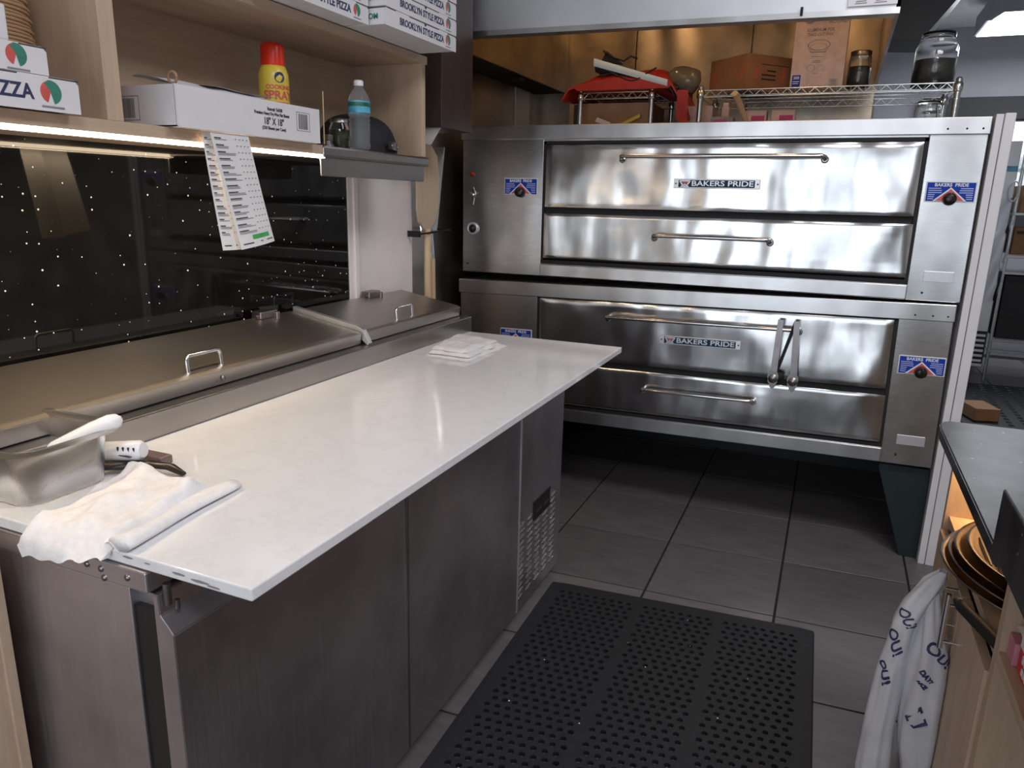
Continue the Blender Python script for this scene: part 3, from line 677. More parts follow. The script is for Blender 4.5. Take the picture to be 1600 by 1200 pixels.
m.tube([p0.lerp(p1, t) for t in (0, 0.06, 0.3, 0.6, 0.85, 0.95, 1.0)], [0.006, 0.010, 0.0125, 0.0155, 0.016, 0.012, 0.004], 14); part(S, 'handle', m, 'whiteplastic')
m = MB(); q = p0+(p0-p1).normalized()*0.055; m.tube([q, p0], [0.003, 0.003], 8); m.box(q.x-0.035, q.x+0.010, q.y-0.025, q.y+0.018, q.z-0.014, q.z-0.010, 0.001); part(S, 'blade', m, 'chrome')
K = thing('cutter', 'black-handled cutter lying behind the crumpled towel', 'utensil', (-1.14, 0.92, 0.889))
m = MB()
pth = [(-1.235, 0.868, 0.905), (-1.205, 0.882, 0.910), (-1.17, 0.905, 0.909), (-1.13, 0.925, 0.912), (-1.09, 0.937, 0.909), (-1.062, 0.940, 0.899)]
n = 10; rings = []
for i, p in enumerate(pth):
    wy, hz = [0.010, 0.018, 0.017, 0.012, 0.010, 0.006][i], [0.006, 0.009, 0.009, 0.007, 0.006, 0.004][i]
    rings.append([(p[0]+0.3*wy*math.cos(2*PI*k/n), p[1]+wy*math.cos(2*PI*k/n), p[2]-0.004+hz*math.sin(2*PI*k/n)) for k in range(n)])
loft(m, rings, True, 'both'); part(K, 'handle', m, 'blackhandle')
m = MB(); m.box(-1.262, -1.225, 0.845, 0.885, 0.889, 0.901, 0.002); part(K, 'blade', m, 'dullmetal')
R_ = thing('thermometer', 'short white tube with a printed scale beside the food pan', 'tool', (-1.15, 0.9, 0.93))
m = MB(); m.tube([(-1.215, 0.905, 0.925), (-1.150, 0.925, 0.932), (-1.143, 0.927, 0.933)], [0.019, 0.019, 0.014], 16); part(R_, 'tube', m, 'whiteplastic')
m = MB()
for k in range(4):
    x = -1.178+k*0.010; y = 0.918+k*0.003-0.019
    m.box(x, x+0.0035, y-0.0008, y+0.001, 0.934, 0.942); 
m.box(-1.180, -1.146, 0.898, 0.903, 0.9255, 0.927)
part(R_, 'printed_scale', m, 'ink')
m = MB(); m.box(-1.262, -1.135, 0.955, 0.985, 0.889, 0.908, 0.004); single('sharpening_block', m, 'brownplastic', 'small brown block between the pan and the steel rail', 'block', (-1.19, 0.97, 0.889))

# ---------------------------------------------------------------- wall cabinet (overhead)
CX0, CXF = -1.628, -1.33
WC = thing('wall_cabinet', 'open maple shelving cabinet hung above the prep table', 'cabinet', (-1.48, 1.3, 1.54))
m = MB(); m.box(CX0, CXF, 0.0, 1.745, 1.512, 1.537, 0.001); part(WC, 'bottom_shelf', m, 'maple_h')
m = MB(); m.box(CX0, CX0+0.012, 0.0, 2.325, 1.537, 1.835); part(WC, 'back_panel', m, 'maple_h')
m = MB(); m.box(CX0+0.012, CXF, 1.113, 2.325, 1.835, 1.860, 0.001); part(WC, 'top_shelf', m, 'maple_h')
m = MB(); m.box(CX0+0.012, CXF, 1.077, 1.113, 1.537, 2.25, 0.001); part(WC, 'divider', m, 'maple')
m = MB(); m.box(CX0+0.012, CXF, 2.288, 2.312, 1.537, 1.835, 0.001); part(WC, 'end_panel', m, 'maple')
m = MB(); m.box(CX0, CX0+0.012, 0.0, 1.1, 1.835, 2.25); m.box(CX0, CXF, 0.0, 1.1, 2.23, 2.25); part(WC, 'tall_bay_panel', m, 'maple')
m = MB(); m.box(CX0, CXF+0.004, 1.748, 2.325, 1.505, 1.536, 0.003); m.box(CXF-0.004, CXF+0.006, 1.742, 2.330, 1.508, 1.534, 0.004)
ss = part(WC, 'steel_shelf', m, 'table', 'stainless steel shelf under the last bay')
m = MB(); m.box(CXF-0.016, CXF-0.010, 1.748, 2.318, 1.455, 1.508, 0.002); part(ss, 'drop_lip', m, 'table')
m = MB(); m.box(CXF-0.022, CXF-0.006, 0.0, 1.762, 1.503, 1.5125, 0.001); part(WC, 'light_strip', m, 'led', 'glowing warm strip light under the shelf edge')
area('led_strip_light', (CXF-0.02, 0.9, 1.50), (0, 0, 0), 0.012, 1.7, 4.0, (1.0, 0.76, 0.48))
# dark cabinet on the wall beyond
DC = thing('wall_box', 'dark brown wall box between the maple cabinet and the hood', 'cabinet', (-1.5, 2.5, 1.65))
m = MB(); m.box(-1.628, -1.345, 2.455, 2.70, 1.648, 2.3, 0.002); part(DC, 'box_body', m, 'darkwood')
m = MB(); m.prism([(-1.60, 1.648), (-1.36, 1.648), (-1.40, 1.59), (-1.41, 1.59)], 'y', 2.47, 2.476); part(DC, 'bracket', m, 'white', 'pale angle bracket')

# ---------------------------------------------------------------- pizza boxes
def logo(m_red, m_green, m_grey, x, y, z, r):
    m_red.disc((x, y, z), r*0.95, 'x', 14, math.radians(100), math.radians(250))
    m_green.disc((x+0.0002, y, z), r, 'x', 18, math.radians(-75), math.radians(105))
    m_green.prism([(y-r*0.55, z+r*0.75), (y+r*0.1, z+r*0.95), (y+r*0.8, z-r*0.3), (y+r*0.1, z-r*0.05)], 'x', x, x+0.0003)
    m_grey.box(x, x+0.0004, y-r*0.95, y+r*1.15, z-r*1.32, z-r*1.16)
def pizza_box(name, label, x_front, y0, y1, z0, h, depth, group, logo_r=0.016, txt=True, tsize=0.026, ends=True, txt_x=None, mark=''):
    R = thing(name, label, 'box', ((x_front-depth/2), (y0+y1)/2, z0), group)
    m = MB(); m.box(x_front-depth, x_front-0.002, y0+0.001, y1-0.001, z0+0.002, z0+h-0.002, 0.0015)
    part(R, 'carton', m, 'card')
    m = MB(); pl = [(y0+0.002, z0+h), (y0, z0+h-0.004), (y0, z0), (y0+0.06*(y1-y0)/0.41, z0), (y0+0.07, z0-0.003), (y0+0.115, z0-0.003), (y0+0.12, z0), (y1-0.115, z0), (y1-0.11, z0-0.003), (y1-0.07, z0-0.003), (y1-0.065, z0), (y1, z0), (y1, z0+h-0.008), (y1-0.008, z0+h)]
    m.prism([(a, b if b > z0 else z0) for a, b in pl], 'x', x_front-0.002, x_front)
    part(R, 'front_flap', m, 'card')
    mr, mg, mk, mt = MB(), MB(), MB(), MB()
    yl = y1-0.055 if mark != 'left' else y1-0.062
    logo(mr, mg, mk, x_front+0.0004, yl, z0+h*0.5+0.003, logo_r)
    if txt: add_text(mt, 'BROOKLYN STYLE PIZZA', (x_front+0.0004, yl-logo_r-0.012, z0+h*0.48), (0, 1, 0), (0, 0, 1), tsize, 0.0008, 'RIGHT', sx=0.88)
    part(R, 'red_print', mr, 'red'); part(R, 'green_print', mg, 'green'); part(R, 'small_print', mk, 'greyink', kind='stuff')
    if txt: part(R, 'lettering', mt, 'navy')
    m = MB()
    for a, b in ((0.0, 0.12), (0.30, 0.72), (0.86, 1.0)):
        m.box(x_front, x_front+0.0006, y0+(y1-y0)*a, y0+(y1-y0)*b, z0+h-0.0025, z0+h-0.0005)
    m.disc((x_front+0.0007, y0+(y1-y0)*0.52, z0+h-0.003), 0.006, 'x', 10, PI, 2*PI)
    part(R, 'lid_slot', m, 'ink')
    if ends:
        m = MB(); add_text(m, 'OM', (x_front-0.042, y0-0.0002, z0+h*0.5), (1, 0, 0), (0, 0, 1), 0.02, 0.0006); part(R, 'end_print', m, 'green')
    return R
gA = 'pizza boxes stacked at the right end of the cabinet top'; gB = 'pizza boxes stacked left of the end stack on the cabinet top'
names = ['lowest', 'second up', 'third up', 'topmost']
for k in range(4):
    pizza_box('pizza_box', 'white pizza box, %s of the stack on the cabinet end by the hood' % names[k], -1.200 + 0.001*(k % 2), 1.874, 2.285, 1.861+0.0475*k, 0.0465, 0.41, gA)
for k in range(3):
    pizza_box('pizza_box', 'white pizza box, %s of the stack left of the end stack' % ['lowest', 'middle', 'topmost'][k], -1.252, 1.458, 1.866, 1.861+0.0475*k, 0.0465, 0.365, gB)
pizza_box('pizza_box', 'larger white pizza box lying lowest in the left bay of the cabinet', -1.302, 0.60, 0.999, 1.5375, 0.058, 0.30, 'pizza boxes in the left bay', 0.020, True, 0.034, False)
pizza_box('pizza_box', 'smaller white pizza box on top of the larger one in the left bay', -1.302, 0.60, 0.945, 1.5965, 0.046, 0.30, 'pizza boxes in the left bay', 0.0185, True, 0.030, False)
m = MB(); m.box(-1.378, -1.31, 0.62, 0.888, 1.6435, 1.70, 0.003); single('carton', m, 'card', 'plain white carton at the left frame edge above the pizza boxes', 'box', (-1.44, 0.78, 1.643))
KS = thing('cardboard_stack', 'tall stack of brown corrugated cake circles in the left bay', 'cardboard', (-1.46, 0.86, 1.70))
# stack of corrugated discs
for k in range(26):
    m = MB(); z = 1.6435+k*0.0064; cx = -1.489+0.001*math.sin(k*1.7); cy = 0.940+0.003*math.sin(k*2.3)-0.0006*k
    m.lathe((cx, cy, z), [(0, 0), (0.0985, 0), (0.0995, 0.003), (0.0985, 0.0056), (0, 0.0056)], 28)
    part(KS, 'cake_circle', m, 'kraft')
KS.location = KS.location
# ---------------------------------------------------------------- white carton of sheets
BX = thing('sheet_carton', 'open white carton of 18 inch flat sheets on the cabinet shelf', 'box', (-1.45, 1.46, 1.5375))
xf, y0, y1, z0, z1 = -1.300, 1.217, 1.697, 1.5375, 1.622
m = MB(); m.box(-1.600, xf, y0, y0+0.003, z0, z1); m.box(-1.600, xf, y1-0.003, y1, z0, z1-0.004, 0.001); m.box(xf-0.003, xf, y0, y1, z0, z1+0.001, 0.001); m.box(-1.600, -1.597, y0, y1, z0, z1+0.01); m.box(-1.6, xf, y0, y1, z0, z0+0.003)
part(BX, 'carton_body', m, 'card')
m = MB(); m.box(-1.585, xf-0.008, y0+0.006, y1-0.02, z0+0.004, z1-0.012, 0.002); part(BX, 'wax_sheets', m, 'paper')
m = MB()
m.grid(lambda u, v: (xf-0.006-0.12*v, y0+0.004+0.30*u, z1+0.001+0.020*math.sin(v*PI*0.6)+0.004*noise.noise(Vector((u*6, v*3, 1)))), 20, 6)
m.grid(lambda u, v: (xf-0.02-0.17*v, y1-0.36+0.22*u, z1+0.012+0.006*math.sin(v*3)+0.002*math.sin(u*9)), 12, 6)
part(BX, 'lid_flap', m, 'card')
m = MB(); m.tube([(xf-0.01, y0+0.0, z1+0.014+0.010*math.sin(a)) if 0 else (xf-0.015+0.012*math.cos(a), y0+0.012, z1+0.014+0.012*math.sin(a)) for a in [2*PI*i/10 for i in range(11)]], 0.003, 6); part(BX, 'torn_curl', m, 'kraft', 'curled torn edge')
m = MB()
X = xf+0.0006
add_text(m, 'Item# 5608', (X, y0+0.305, z0+0.066), (0, 1, 0), (0, 0, 1), 0.0115, 0.0001)
add_text(m, 'Premium Heavy Dry-Wax Flat Sheets', (X, y0+0.295, z0+0.055), (0, 1, 0), (0, 0, 1), 0.0105, 0.0001, sx=0.78)
add_text(m, '18" X 18"', (X, y0+0.30, z0+0.037), (0, 1, 0), (0, 0, 1), 0.023, 0.0002, sx=0.8)
add_text(m, '(250 Sheets per Case)', (X, y0+0.30, z0+0.0215), (0, 1, 0), (0, 0, 1), 0.0105, 0.0001, sx=0.9)
part(BX, 'lettering', m, 'ink')
def barcode(m, P, xd, w_, h_, seed):
    rnd = random.Random(seed); P = Vector(P); xd = Vector(xd); zd = Vector((0, 0, 1)); nd = xd.cross(zd)*0.0006
    def q(a, b, c, d):
        v = [P+xd*a+zd*c, P+xd*b+zd*c, P+xd*b+zd*d, P+xd*a+zd*d]; m.add([p+nd for p in v]+[p for p in v], [(0, 1, 2, 3), (7, 6, 5, 4), (0, 4, 5, 1), (1, 5, 6, 2), (2, 6, 7, 3), (3, 7, 4, 0)])
    t = 0.0012
    q(0, w_, 0, t); q(0, w_, h_-t, h_); q(0, t, 0, h_); q(w_-t, w_, 0, h_)
    a = w_*0.15
    while a < w_*0.85:
        b = rnd.choice((0.0008, 0.0014, 0.002)); q(a, a+b, h_*0.1, h_*0.9); a += b+rnd.choice((0.0010, 0.0016))
m = MB(); barcode(m, (xf+0.0002, y0+0.385, z0+0.025), (0, 1, 0), 0.052, 0.046, 1); part(BX, 'barcode', m, 'greyink', kind='stuff')
m = MB(); barcode(m, (xf-0.19, y0-0.0002, z0+0.014), (1, 0, 0), 0.085, 0.050, 2); part(BX, 'barcode', m, 'greyink', kind='stuff')

# ---------------------------------------------------------------- spray can, bottle, jar, cap, skewer
sx_, sy_ = -1.450, 1.700
SP = thing('spray_can', 'yellow cooking spray can with a red cap behind the white carton', 'spray can', (sx_, sy_, 1.5375))
m = MB(); m.lathe((sx_, sy_, 1.5375), [(0, 0), (0.038, 0), (0.040, 0.005), (0.040, 0.165), (0.039, 0.180), (0.034, 0.195), (0.031, 0.200), (0, 0.202)], 28); part(SP, 'can_body', m, 'canyellow')
m = MB(); m.lathe((sx_, sy_, 1.5375), [(0.0315, 0.198), (0.0315, 0.245), (0.030, 0.252), (0.024, 0.257), (0, 0.258)], 24); part(SP, 'cap', m, 'canred', 'bright red cap')
def wrap(cx, cy, r, ang0):
    def f(x, y, z):
        a = ang0 + x/r; return Vector((cx+(r+z+0.0004)*math.cos(a), cy+(r+z+0.0004)*math.sin(a), y))
    return f
a0 = math.radians(-30)
m = MB(); f_ = wrap(sx_, sy_, 0.040, a0)
add_text(m, 'SPRAY', None, (1, 0, 0), (0, 1, 0), 0.030, 0.0008, 'CENTER', fn=lambda x, y, z: f_(x, y+1.5375+0.122, z))
add_text(m, 'COOKING', None, (1, 0, 0), (0, 1, 0), 0.015, 0.0004, 'CENTER', fn=lambda x, y, z: f_(x, y+1.5375+0.143, z))
part(SP, 'lettering', m, 'red')
m = MB(); m.grid(lambda u, v: f_((u-0.5)*0.06, 1.5375+0.098+0.008*v, 0), 10, 1); part(SP, 'red_band', m, 'red')
m = MB(); m.add([f_(0.014*math.cos(t)+0.002, 1.5375+0.168+0.014*math.sin(t), 0.0002) for t in [2*PI*i/16 for i in range(16)]], [tuple(range(16))]); part(SP, 'round_emblem', m, 'navy')
bx, by = -1.354, 1.958
BT = thing('water_bottle', 'clear water bottle with a blue label on the steel shelf', 'bottle', (bx, by, 1.5365))
m = MB(); pr = [(0, 0.004), (0.022, 0), (0.031, 0.006), (0.032, 0.02)]
for i in range(6): pr += [(0.029, 0.028+i*0.014), (0.033, 0.035+i*0.014)]
pr += [(0.033, 0.112), (0.0325, 0.148), (0.030, 0.160), (0.020, 0.178), (0.013, 0.188), (0.0125, 0.194)]
sc_ = 0.95
m.lathe((bx, by, 1.5365), [(r, h*sc_) for r, h in pr], 26); part(BT, 'bottle_body', m, 'pet')
m = MB(); m.lathe((bx, by, 1.5365), [(0.0333, 0.112*sc_), (0.0333, 0.147*sc_)], 26); lb = part(BT, 'label', m, 'labelblue', fix=False)
m = MB(); m.lathe((bx, by, 1.5365), [(0.0337, 0.130*sc_), (0.0337, 0.142*sc_)], 26); part(lb, 'green_band', m, 'labelgreen', fix=False)
m = MB(); m.lathe((bx, by, 1.5365), [(0.0145, 0.192*sc_), (0.0145, 0.206*sc_), (0.012, 0.209*sc_), (0, 0.209*sc_)], 20); part(BT, 'bottle_cap', m, 'whiteplastic')
jx, jy = -1.365, 1.902
J = thing('glass_jar', 'small jar of green herbs tucked behind the water bottle', 'jar', (jx, jy-0.03, 1.5365))
jy -= 0.03
m = MB(); m.lathe((jx, jy, 1.5365), [(0, 0), (0.028, 0), (0.030, 0.006), (0.030, 0.055), (0.024, 0.068), (0.024, 0.076)], 20); part(J, 'jar_body', m, 'glass')
m = MB(); m.lathe((jx, jy, 1.5365), [(0, 0.004), (0.027, 0.004), (0.027, 0.05), (0, 0.052)], 18); part(J, 'herbs', m, 'jarolive')
m = MB(); m.lathe((jx, jy, 1.5365), [(0.026, 0.070), (0.026, 0.082), (0, 0.083)], 18); part(J, 'jar_lid', m, 'dullmetal')
CP = thing('baseball_cap', 'black snapback cap lying behind the water bottle', 'cap', (-1.47, 2.13, 1.5365))
m = MB(); cx, cy = -1.465, 2.095
def dome(u, v):
    a = 2*PI*u; e = v*PI/2
    k = 1+0.04*math.sin(3*a)
    return (cx+0.125*k*math.cos(a)*math.cos(e)**0.7, cy+0.135*k*math.sin(a)*math.cos(e)**0.7, 1.5368+0.118*math.sin(e)**0.9)
m.grid(dome, 40, 14); part(CP, 'crown', m, 'capblack')
m = MB()
m.grid(lambda u, v: (cx+0.137+0.004*math.sin(u*PI)-0.055*u*u, cy-0.02+0.13*u, 1.548+0.024*v-0.004*u), 12, 2)
part(CP, 'strap', m, 'blackhandle'); 
m = MB()
for k in range(4): m.lathe((cx+0.138-0.006*k, cy+0.0+k*0.020, 1.560-0.001*k), [(0, 0.004), (0.004, 0.002), (0.0045, 0)], 8, 'x')
part(CP, 'snap_studs', m, 'dullmetal', kind='stuff')
SK = thing('skewer_holder', 'wooden skewer standing in a tiny metal holder at the steel shelf edge', 'skewer', (-1.36, 1.80, 1.5365))
m = MB(); m.tube([(-1.360, 1.792, 1.538), (-1.362, 1.796, 1.684)], 0.0017, 6); part(SK, 'skewer', m, 'handlewood')
m = MB()
for k in range(4): m.lathe((-1.36, 1.808, 1.5365), [(0.018-k*0.002, 0.004*k), (0.020-k*0.002, 0.004*k+0.002), (0.018-k*0.002, 0.004*k+0.004)], 16)
m.box(-1.371, -1.349, 1.799, 1.820, 1.552, 1.570, 0.003); part(SK, 'holder', m, 'dullmetal')
# ---------------------------------------------------------------- menu sheets
def menu(name, label, x, tl, tr, br, bl, seed, green, dx_bot):
    R = thing(name, label, 'paper', (x, tl[0], bl[1]))
    TL, TR, BR, BL = [Vector(p) for p in (tl, tr, br, bl)]
    def S(u, v, off=0.0):
        p = TL.lerp(TR, u).lerp(BL.lerp(BR, u), v)
        return (x+off+dx_bot*v*v+0.006*math.sin(u*PI)*v, p.x, p.y)
    m = MB(); m.grid(lambda u, v: S(u, v), 8, 16); m.grid(lambda u, v: S(u, v, -0.0004), 8, 16); part(R, 'sheet', m, 'paper')
    rnd = random.Random(seed); mk, mgk = MB(), MB()
    def q(mm, u0, u1, v0, v1): mm.grid(lambda a, b_: S(u0+(u1-u0)*a, v0+(v1-v0)*b_, 0.0009), max(1, int((u1-u0)*12)), 1)
    for r in range(15):
        v = 0.04+r*0.057; q(mk, 0.07, 0.07+0.12+0.2*rnd.random(), v, v+0.009)
        for s in range(1+(r % 3 > 0)): q(mgk, 0.07, 0.35+0.2*rnd.random(), v+0.014+s*0.012, v+0.020+s*0.012)
        for c in range(4): q(mk, 0.60+c*0.1, 0.63+c*0.1, v+0.001, v+0.008)
    q(mk, 0.08, 0.35, 0.955, 0.965); q(mk, 0.55, 0.62, 0.955, 0.963); q(mk, 0.75, 0.95, 0.955, 0.963)
    part(R, 'printed_lines', mk, 'ink', kind='stuff', fix=False); part(R, 'fine_print', mgk, 'greyink', kind='stuff', fix=False)
    if green:
        m = MB(); q(m, 0.36, 0.86, 0.89, 0.93); part(R, 'green_banner', m, 'lime', fix=False)
menu('menu_sheet', 'rear menu sheet hanging under the shelf, mostly hidden by another', -1.318, (1.300, 1.534), (1.352, 1.534), (1.405, 1.272), (1.335, 1.272), 3, False, 0.004)
menu('menu_sheet', 'front printed menu sheet with a green banner hanging under the shelf', -1.306, (1.312, 1.5355), (1.432, 1.5355), (1.494, 1.288), (1.378, 1.272), 4, True, 0.008)
# ---------------------------------------------------------------- pizza peels
P1 = thing('pizza_peel', 'wooden pizza peel with a broad pale blade leaning in the wall corner', 'peel', (-1.59, 2.80, 0.05))
m = MB()
bl = [(2.715, 1.30), (2.70, 1.35), (2.70, 1.50), (2.725, 1.58), (2.77, 1.615), (2.82, 1.61), (2.865, 1.57), (2.885, 1.48), (2.875, 1.36), (2.845, 1.30), (2.80, 1.262), (2.76, 1.262)]
m.prism(bl, 'x', -1.602, -1.590, 0.002); part(P1, 'blade', m, 'peelwood')
m = MB(); m.tube([(-1.596, 2.785, 1.27), (-1.592, 2.785, 0.3)], 0.016, 10); part(P1, 'handle', m, 'handlewood')
P2 = thing('pizza_peel', 'thin metal pizza peel with a wooden handle beside the wooden peel', 'peel', (-1.61, 2.88, 0.05))
m = MB(); m.add([(-1.66, 2.84, 1.25), (-1.60, 2.875, 1.25), (-1.575, 2.90, 1.61), (-1.70, 2.84, 1.61), (-1.66, 2.842, 1.25), (-1.60, 2.877, 1.25), (-1.575, 2.902, 1.61), (-1.70, 2.842, 1.61)], [(0, 1, 2, 3), (7, 6, 5, 4), (0, 4, 5, 1), (1, 5, 6, 2), (2, 6, 7, 3), (3, 7, 4, 0)]); part(P2, 'blade', m, 'chrome')
m = MB(); m.tube([(-1.625, 2.86, 1.27), (-1.615, 2.86, 1.14)], 0.011, 10); part(P2, 'ferrule', m, 'chrome', 'shiny steel ferrule')
m = MB(); m.tube([(-1.615, 2.86, 1.14), (-1.605, 2.86, 0.3)], 0.014, 10); part(P2, 'handle', m, 'handlewood')
m = MB(); m.tube([(-1.575, 2.68, 1.252), (-1.575, 2.95, 1.262)], 0.004, 6); m.box(-1.74, -1.57, 2.683, 2.687, 1.24, 1.265); m.tube([(-1.74, 2.95, 1.262), (-1.575, 2.95, 1.262)], 0.004, 6)
single('peel_rack', m, 'blackmetal', 'black wire rack holding the peels', 'rack', (-1.6, 2.8, 1.25))

# ---------------------------------------------------------------- floor mat
MA, MU, MV = Vector((-0.823, 2.365, 0)), Vector((0.921, 0.078, 0)), Vector((0.030, -1.50, 0))
def matp(u, v, z): p = MA + MU*u + MV*v; return (p.x, p.y, z)
MTT = thing('floor_mat', 'black perforated rubber mat on the tiles in front of the prep table', 'mat', (-0.4, 1.6, 0.0))
m = MB(); bw = 0.055; bv = 0.03; z0, z1 = 0.001, 0.013
for (u0, u1, v0, v1) in ((0, bw, 0, 1), (1-bw, 1, 0, 1), (bw, 1-bw, 0, bv), (bw, 1-bw, 1-bv, 1)):
    a = [matp(u0, v0, z1), matp(u1, v0, z1), matp(u1, v1, z1), matp(u0, v1, z1)]; b = [matp(u0, v0, z0), matp(u1, v0, z0), matp(u1, v1, z0), matp(u0, v1, z0)]
    # ramped outer edges
    if u0 == 0: a[0] = matp(0.006, v0+0.004, z1); a[3] = matp(0.006, v1-0.004, z1)
    if u1 == 1: a[1] = matp(0.994, v0+0.004, z1); a[2] = matp(0.994, v1-0.004, z1)
    m.add(a+b, [(0, 1, 2, 3), (7, 6, 5, 4), (0, 4, 5, 1), (1, 5, 6, 2), (2, 6, 7, 3), (3, 7, 4, 0)])
part(MTT, 'rim', m, 'rubber')
m = MB(); NU, NV = 27, 46; us = (1-2*bw)/NU; vs_ = (1-2*bv)/NV
ribs = (9, 18)
for j in range(NV):
    for i in range(NU):
        u0 = bw+i*us; v0 = bv+j*vs_
        if i in ribs: pass
        ofs = 0.25 if j % 2 else -0.25
        cu, cv = u0+us*(0.5+ofs*0.7), v0+vs_*0.5
        hr = 0.30 if not i in ribs else 0.0
        outer = [(u0, v0), (u0+us*0.5, v0), (u0+us, v0), (u0+us, v0+vs_*0.5), (u0+us, v0+vs_), (u0+us*0.5, v0+vs_), (u0, v0+vs_), (u0, v0+vs_*0.5)]
        if hr == 0:
            m.add([matp(a, b, z1) for a, b in outer], [tuple(range(8))]); continue
        inner = []
        for a, b in outer:
            ang = math.atan2((b-v0-vs_*0.5)/vs_, (a-u0-us*0.5)/us); inner.append((cu+us*hr*math.cos(ang), cv+vs_*hr*math.sin(ang)))
        n0 = [matp(a, b, z1) for a, b in outer]+[matp(a, b, z1) for a, b in inner]+[matp(a, b, z0) for a, b in inner]
        fs = []
        for k in range(8):
            k2 = (k+1) % 8; fs += [(k, k2, 8+k2, 8+k), (8+k, 8+k2, 16+k2, 16+k)]
        m.add(n0, fs)
part(MTT, 'perforated_web', m, 'rubber', fix=False)
m = MB(); rnd = random.Random(5)
for k in range(22):
    u, v = rnd.uniform(0.1, 0.9), rnd.uniform(0.05, 0.95); c = matp(u, v, z1+0.0012); s_ = rnd.uniform(0.001, 0.0025)
    m.add([(c[0]-s_, c[1], c[2]), (c[0], c[1]-s_, c[2]), (c[0]+s_*1.4, c[1], c[2]), (c[0], c[1]+s_, c[2]+0.001)], [(0, 1, 2, 3)])
o = single('crumbs', m, 'paper', 'scattered pale crumbs on the black rubber mat', 'crumbs', (-0.4, 1.6, 0.014)); o['kind'] = 'stuff'

# ---------------------------------------------------------------- right counter
RC = thing('service_counter', 'maple counter on the right with a dark granite top and bar-handled doors', 'counter', (0.7, 1.4, 0))
m = MB()
pts = [(0.287, 1.25), (1.25, 1.25), (1.25, 2.055), (0.315, 2.030)]
arc = [(0.315, 2.030), (0.300, 2.018), (0.290, 1.99), (0.287, 1.94)]
m.prism([(0.287, 1.25), (1.25, 1.25), (1.25, 2.055)] + arc, 'z', 0.872, 0.900, 0.003); part(RC, 'lower_top', m, 'countergranite', 'dark speckled granite top')
m = MB(); m.box(0.281, 1.25, 0.35, 1.256, 0.900, 1.000, 0.003); part(RC, 'raised_top', m, 'countergranite', 'thick raised granite ledge')
m = MB(); m.box(0.335, 1.2, 1.99, 2.01, 0.02, 0.872, 0.001); part(RC, 'end_panel', m, 'maple')
m = MB(); m.box(0.335, 1.2, 1.325, 1.352, 0.02, 0.872, 0.001); part(RC, 'divider', m, 'maple')
m = MB(); m.box(0.345, 1.2, 1.352, 1.99, 0.648, 0.668, 0.001); part(RC, 'pan_shelf', m, 'maple_h')
for (ya, yb) in ((1.358, 1.622), (1.626, 1.988)):
    m = MB(); m.box(0.330, 0.348, ya, yb, 0.05, 0.632, 0.001); d = part(RC, 'cabinet_door', m, 'maple')
    hy = 1.586 if ya < 1.5 else 1.662
    m = MB(); m.tube([(0.300, hy, 0.53), (0.300, hy, 0.652)], 0.0055, 10)
    for z in (0.545, 0.628): m.tube([(0.300, hy, z), (0.332, hy, z)], 0.0035, 8)
    part(d, 'bar_handle', m, 'chrome')
m = MB(); m.box(0.335, 1.2, 0.35, 1.325, 0.672, 0.692, 0.001); part(RC, 'open_shelf', m, 'maple_h')
m = MB(); m.box(0.345, 1.2, 0.35, 1.325, 0.02, 0.05); m.box(1.18, 1.2, 0.35, 2.0, 0.02, 0.9); m.box(0.36, 1.2, 0.33, 0.35, 0.02, 0.9); part(RC, 'carcass', m, 'maple')
m = MB(); m.box(0.34, 1.18, 1.352, 1.99, 0.865, 0.8715); part(RC, 'underside', m, 'black')
area('counter_strip_light', (0.62, 1.93, 0.86), (0, 0, 0), 0.5, 0.03, 2.4, (1.0, 0.58, 0.24))
m = MB(); m.box(0.40, 0.90, 1.955, 1.975, 0.858, 0.865); part(RC, 'light_strip', m, 'led', 'warm strip light under the granite')
# stacked pans
PS = [( .590, 1.690, .295, 'lowest pan of the stack, widest, with a bright rolled rim'), (.596, 1.693, .288, 'second pan up in the stack under the granite'), (.598, 1.697, .280, 'third pan up in the stack under the granite'), (.603, 1.700, .262, 'topmost black perforated pizza screen on the stack under the granite')]
for k, (x, y, r, lb_) in enumerate(PS):
    z = 0.672+k*0.011
    R = thing('pizza_pan', lb_, 'pan', (x, y, z), 'round pizza pans stacked under the counter')
    m = MB(); m.lathe((x, y, z), [(0, 0), (r-0.02, 0), (r-0.006, 0.010), (r, 0.013), (r+0.002, 0.0145), (r-0.002, 0.0155), (r-0.010, 0.012), (r-0.022, 0.003), (0, 0.003)], 64); part(R, 'pan_body', m, 'panlight' if k == 0 else 'pan')
    m = MB(); m.lathe((x, y, z), [(r+0.0005, 0.0125), (r+0.003, 0.0145), (r-0.001, 0.016)], 64); part(R, 'rolled_rim', m, 'panlight' if k < 2 else 'pan')
    if k == 3:
        m = MB()
        for i in range(30):
            xx = x-r+0.03+i*(2*r-0.06)/29; h = math.sqrt(max(0, (r-0.02)**2-(xx-x)**2))
            m.tube([(xx, y-h, z+0.006), (xx, y+h, z+0.006)], 0.0022, 4, False)
        part(R, 'mesh_wires', m, 'pan', kind='stuff')
G = thing('pan_gripper', 'black rubber pan grip sticking out below the stacked pans', 'handle', (0.36, 1.5, 0.64))
m = MB(); n = 10; rings = []
for t in [0, 0.05, 0.15, 0.5, 1.0]:
    p = Vector((0.300, 1.525, 0.672)).lerp(Vector((0.360, 1.372, 0.666)), t); wd = 0.013*min(1, 0.35+t*5); h = 0.010*min(1, 0.4+t*5)
    d = Vector((0.93, 0.36, 0))
    rings.append([tuple(p + d*wd*math.cos(2*PI*k/n) + Vector((0, 0, h*math.sin(2*PI*k/n)))) for k in range(n)])
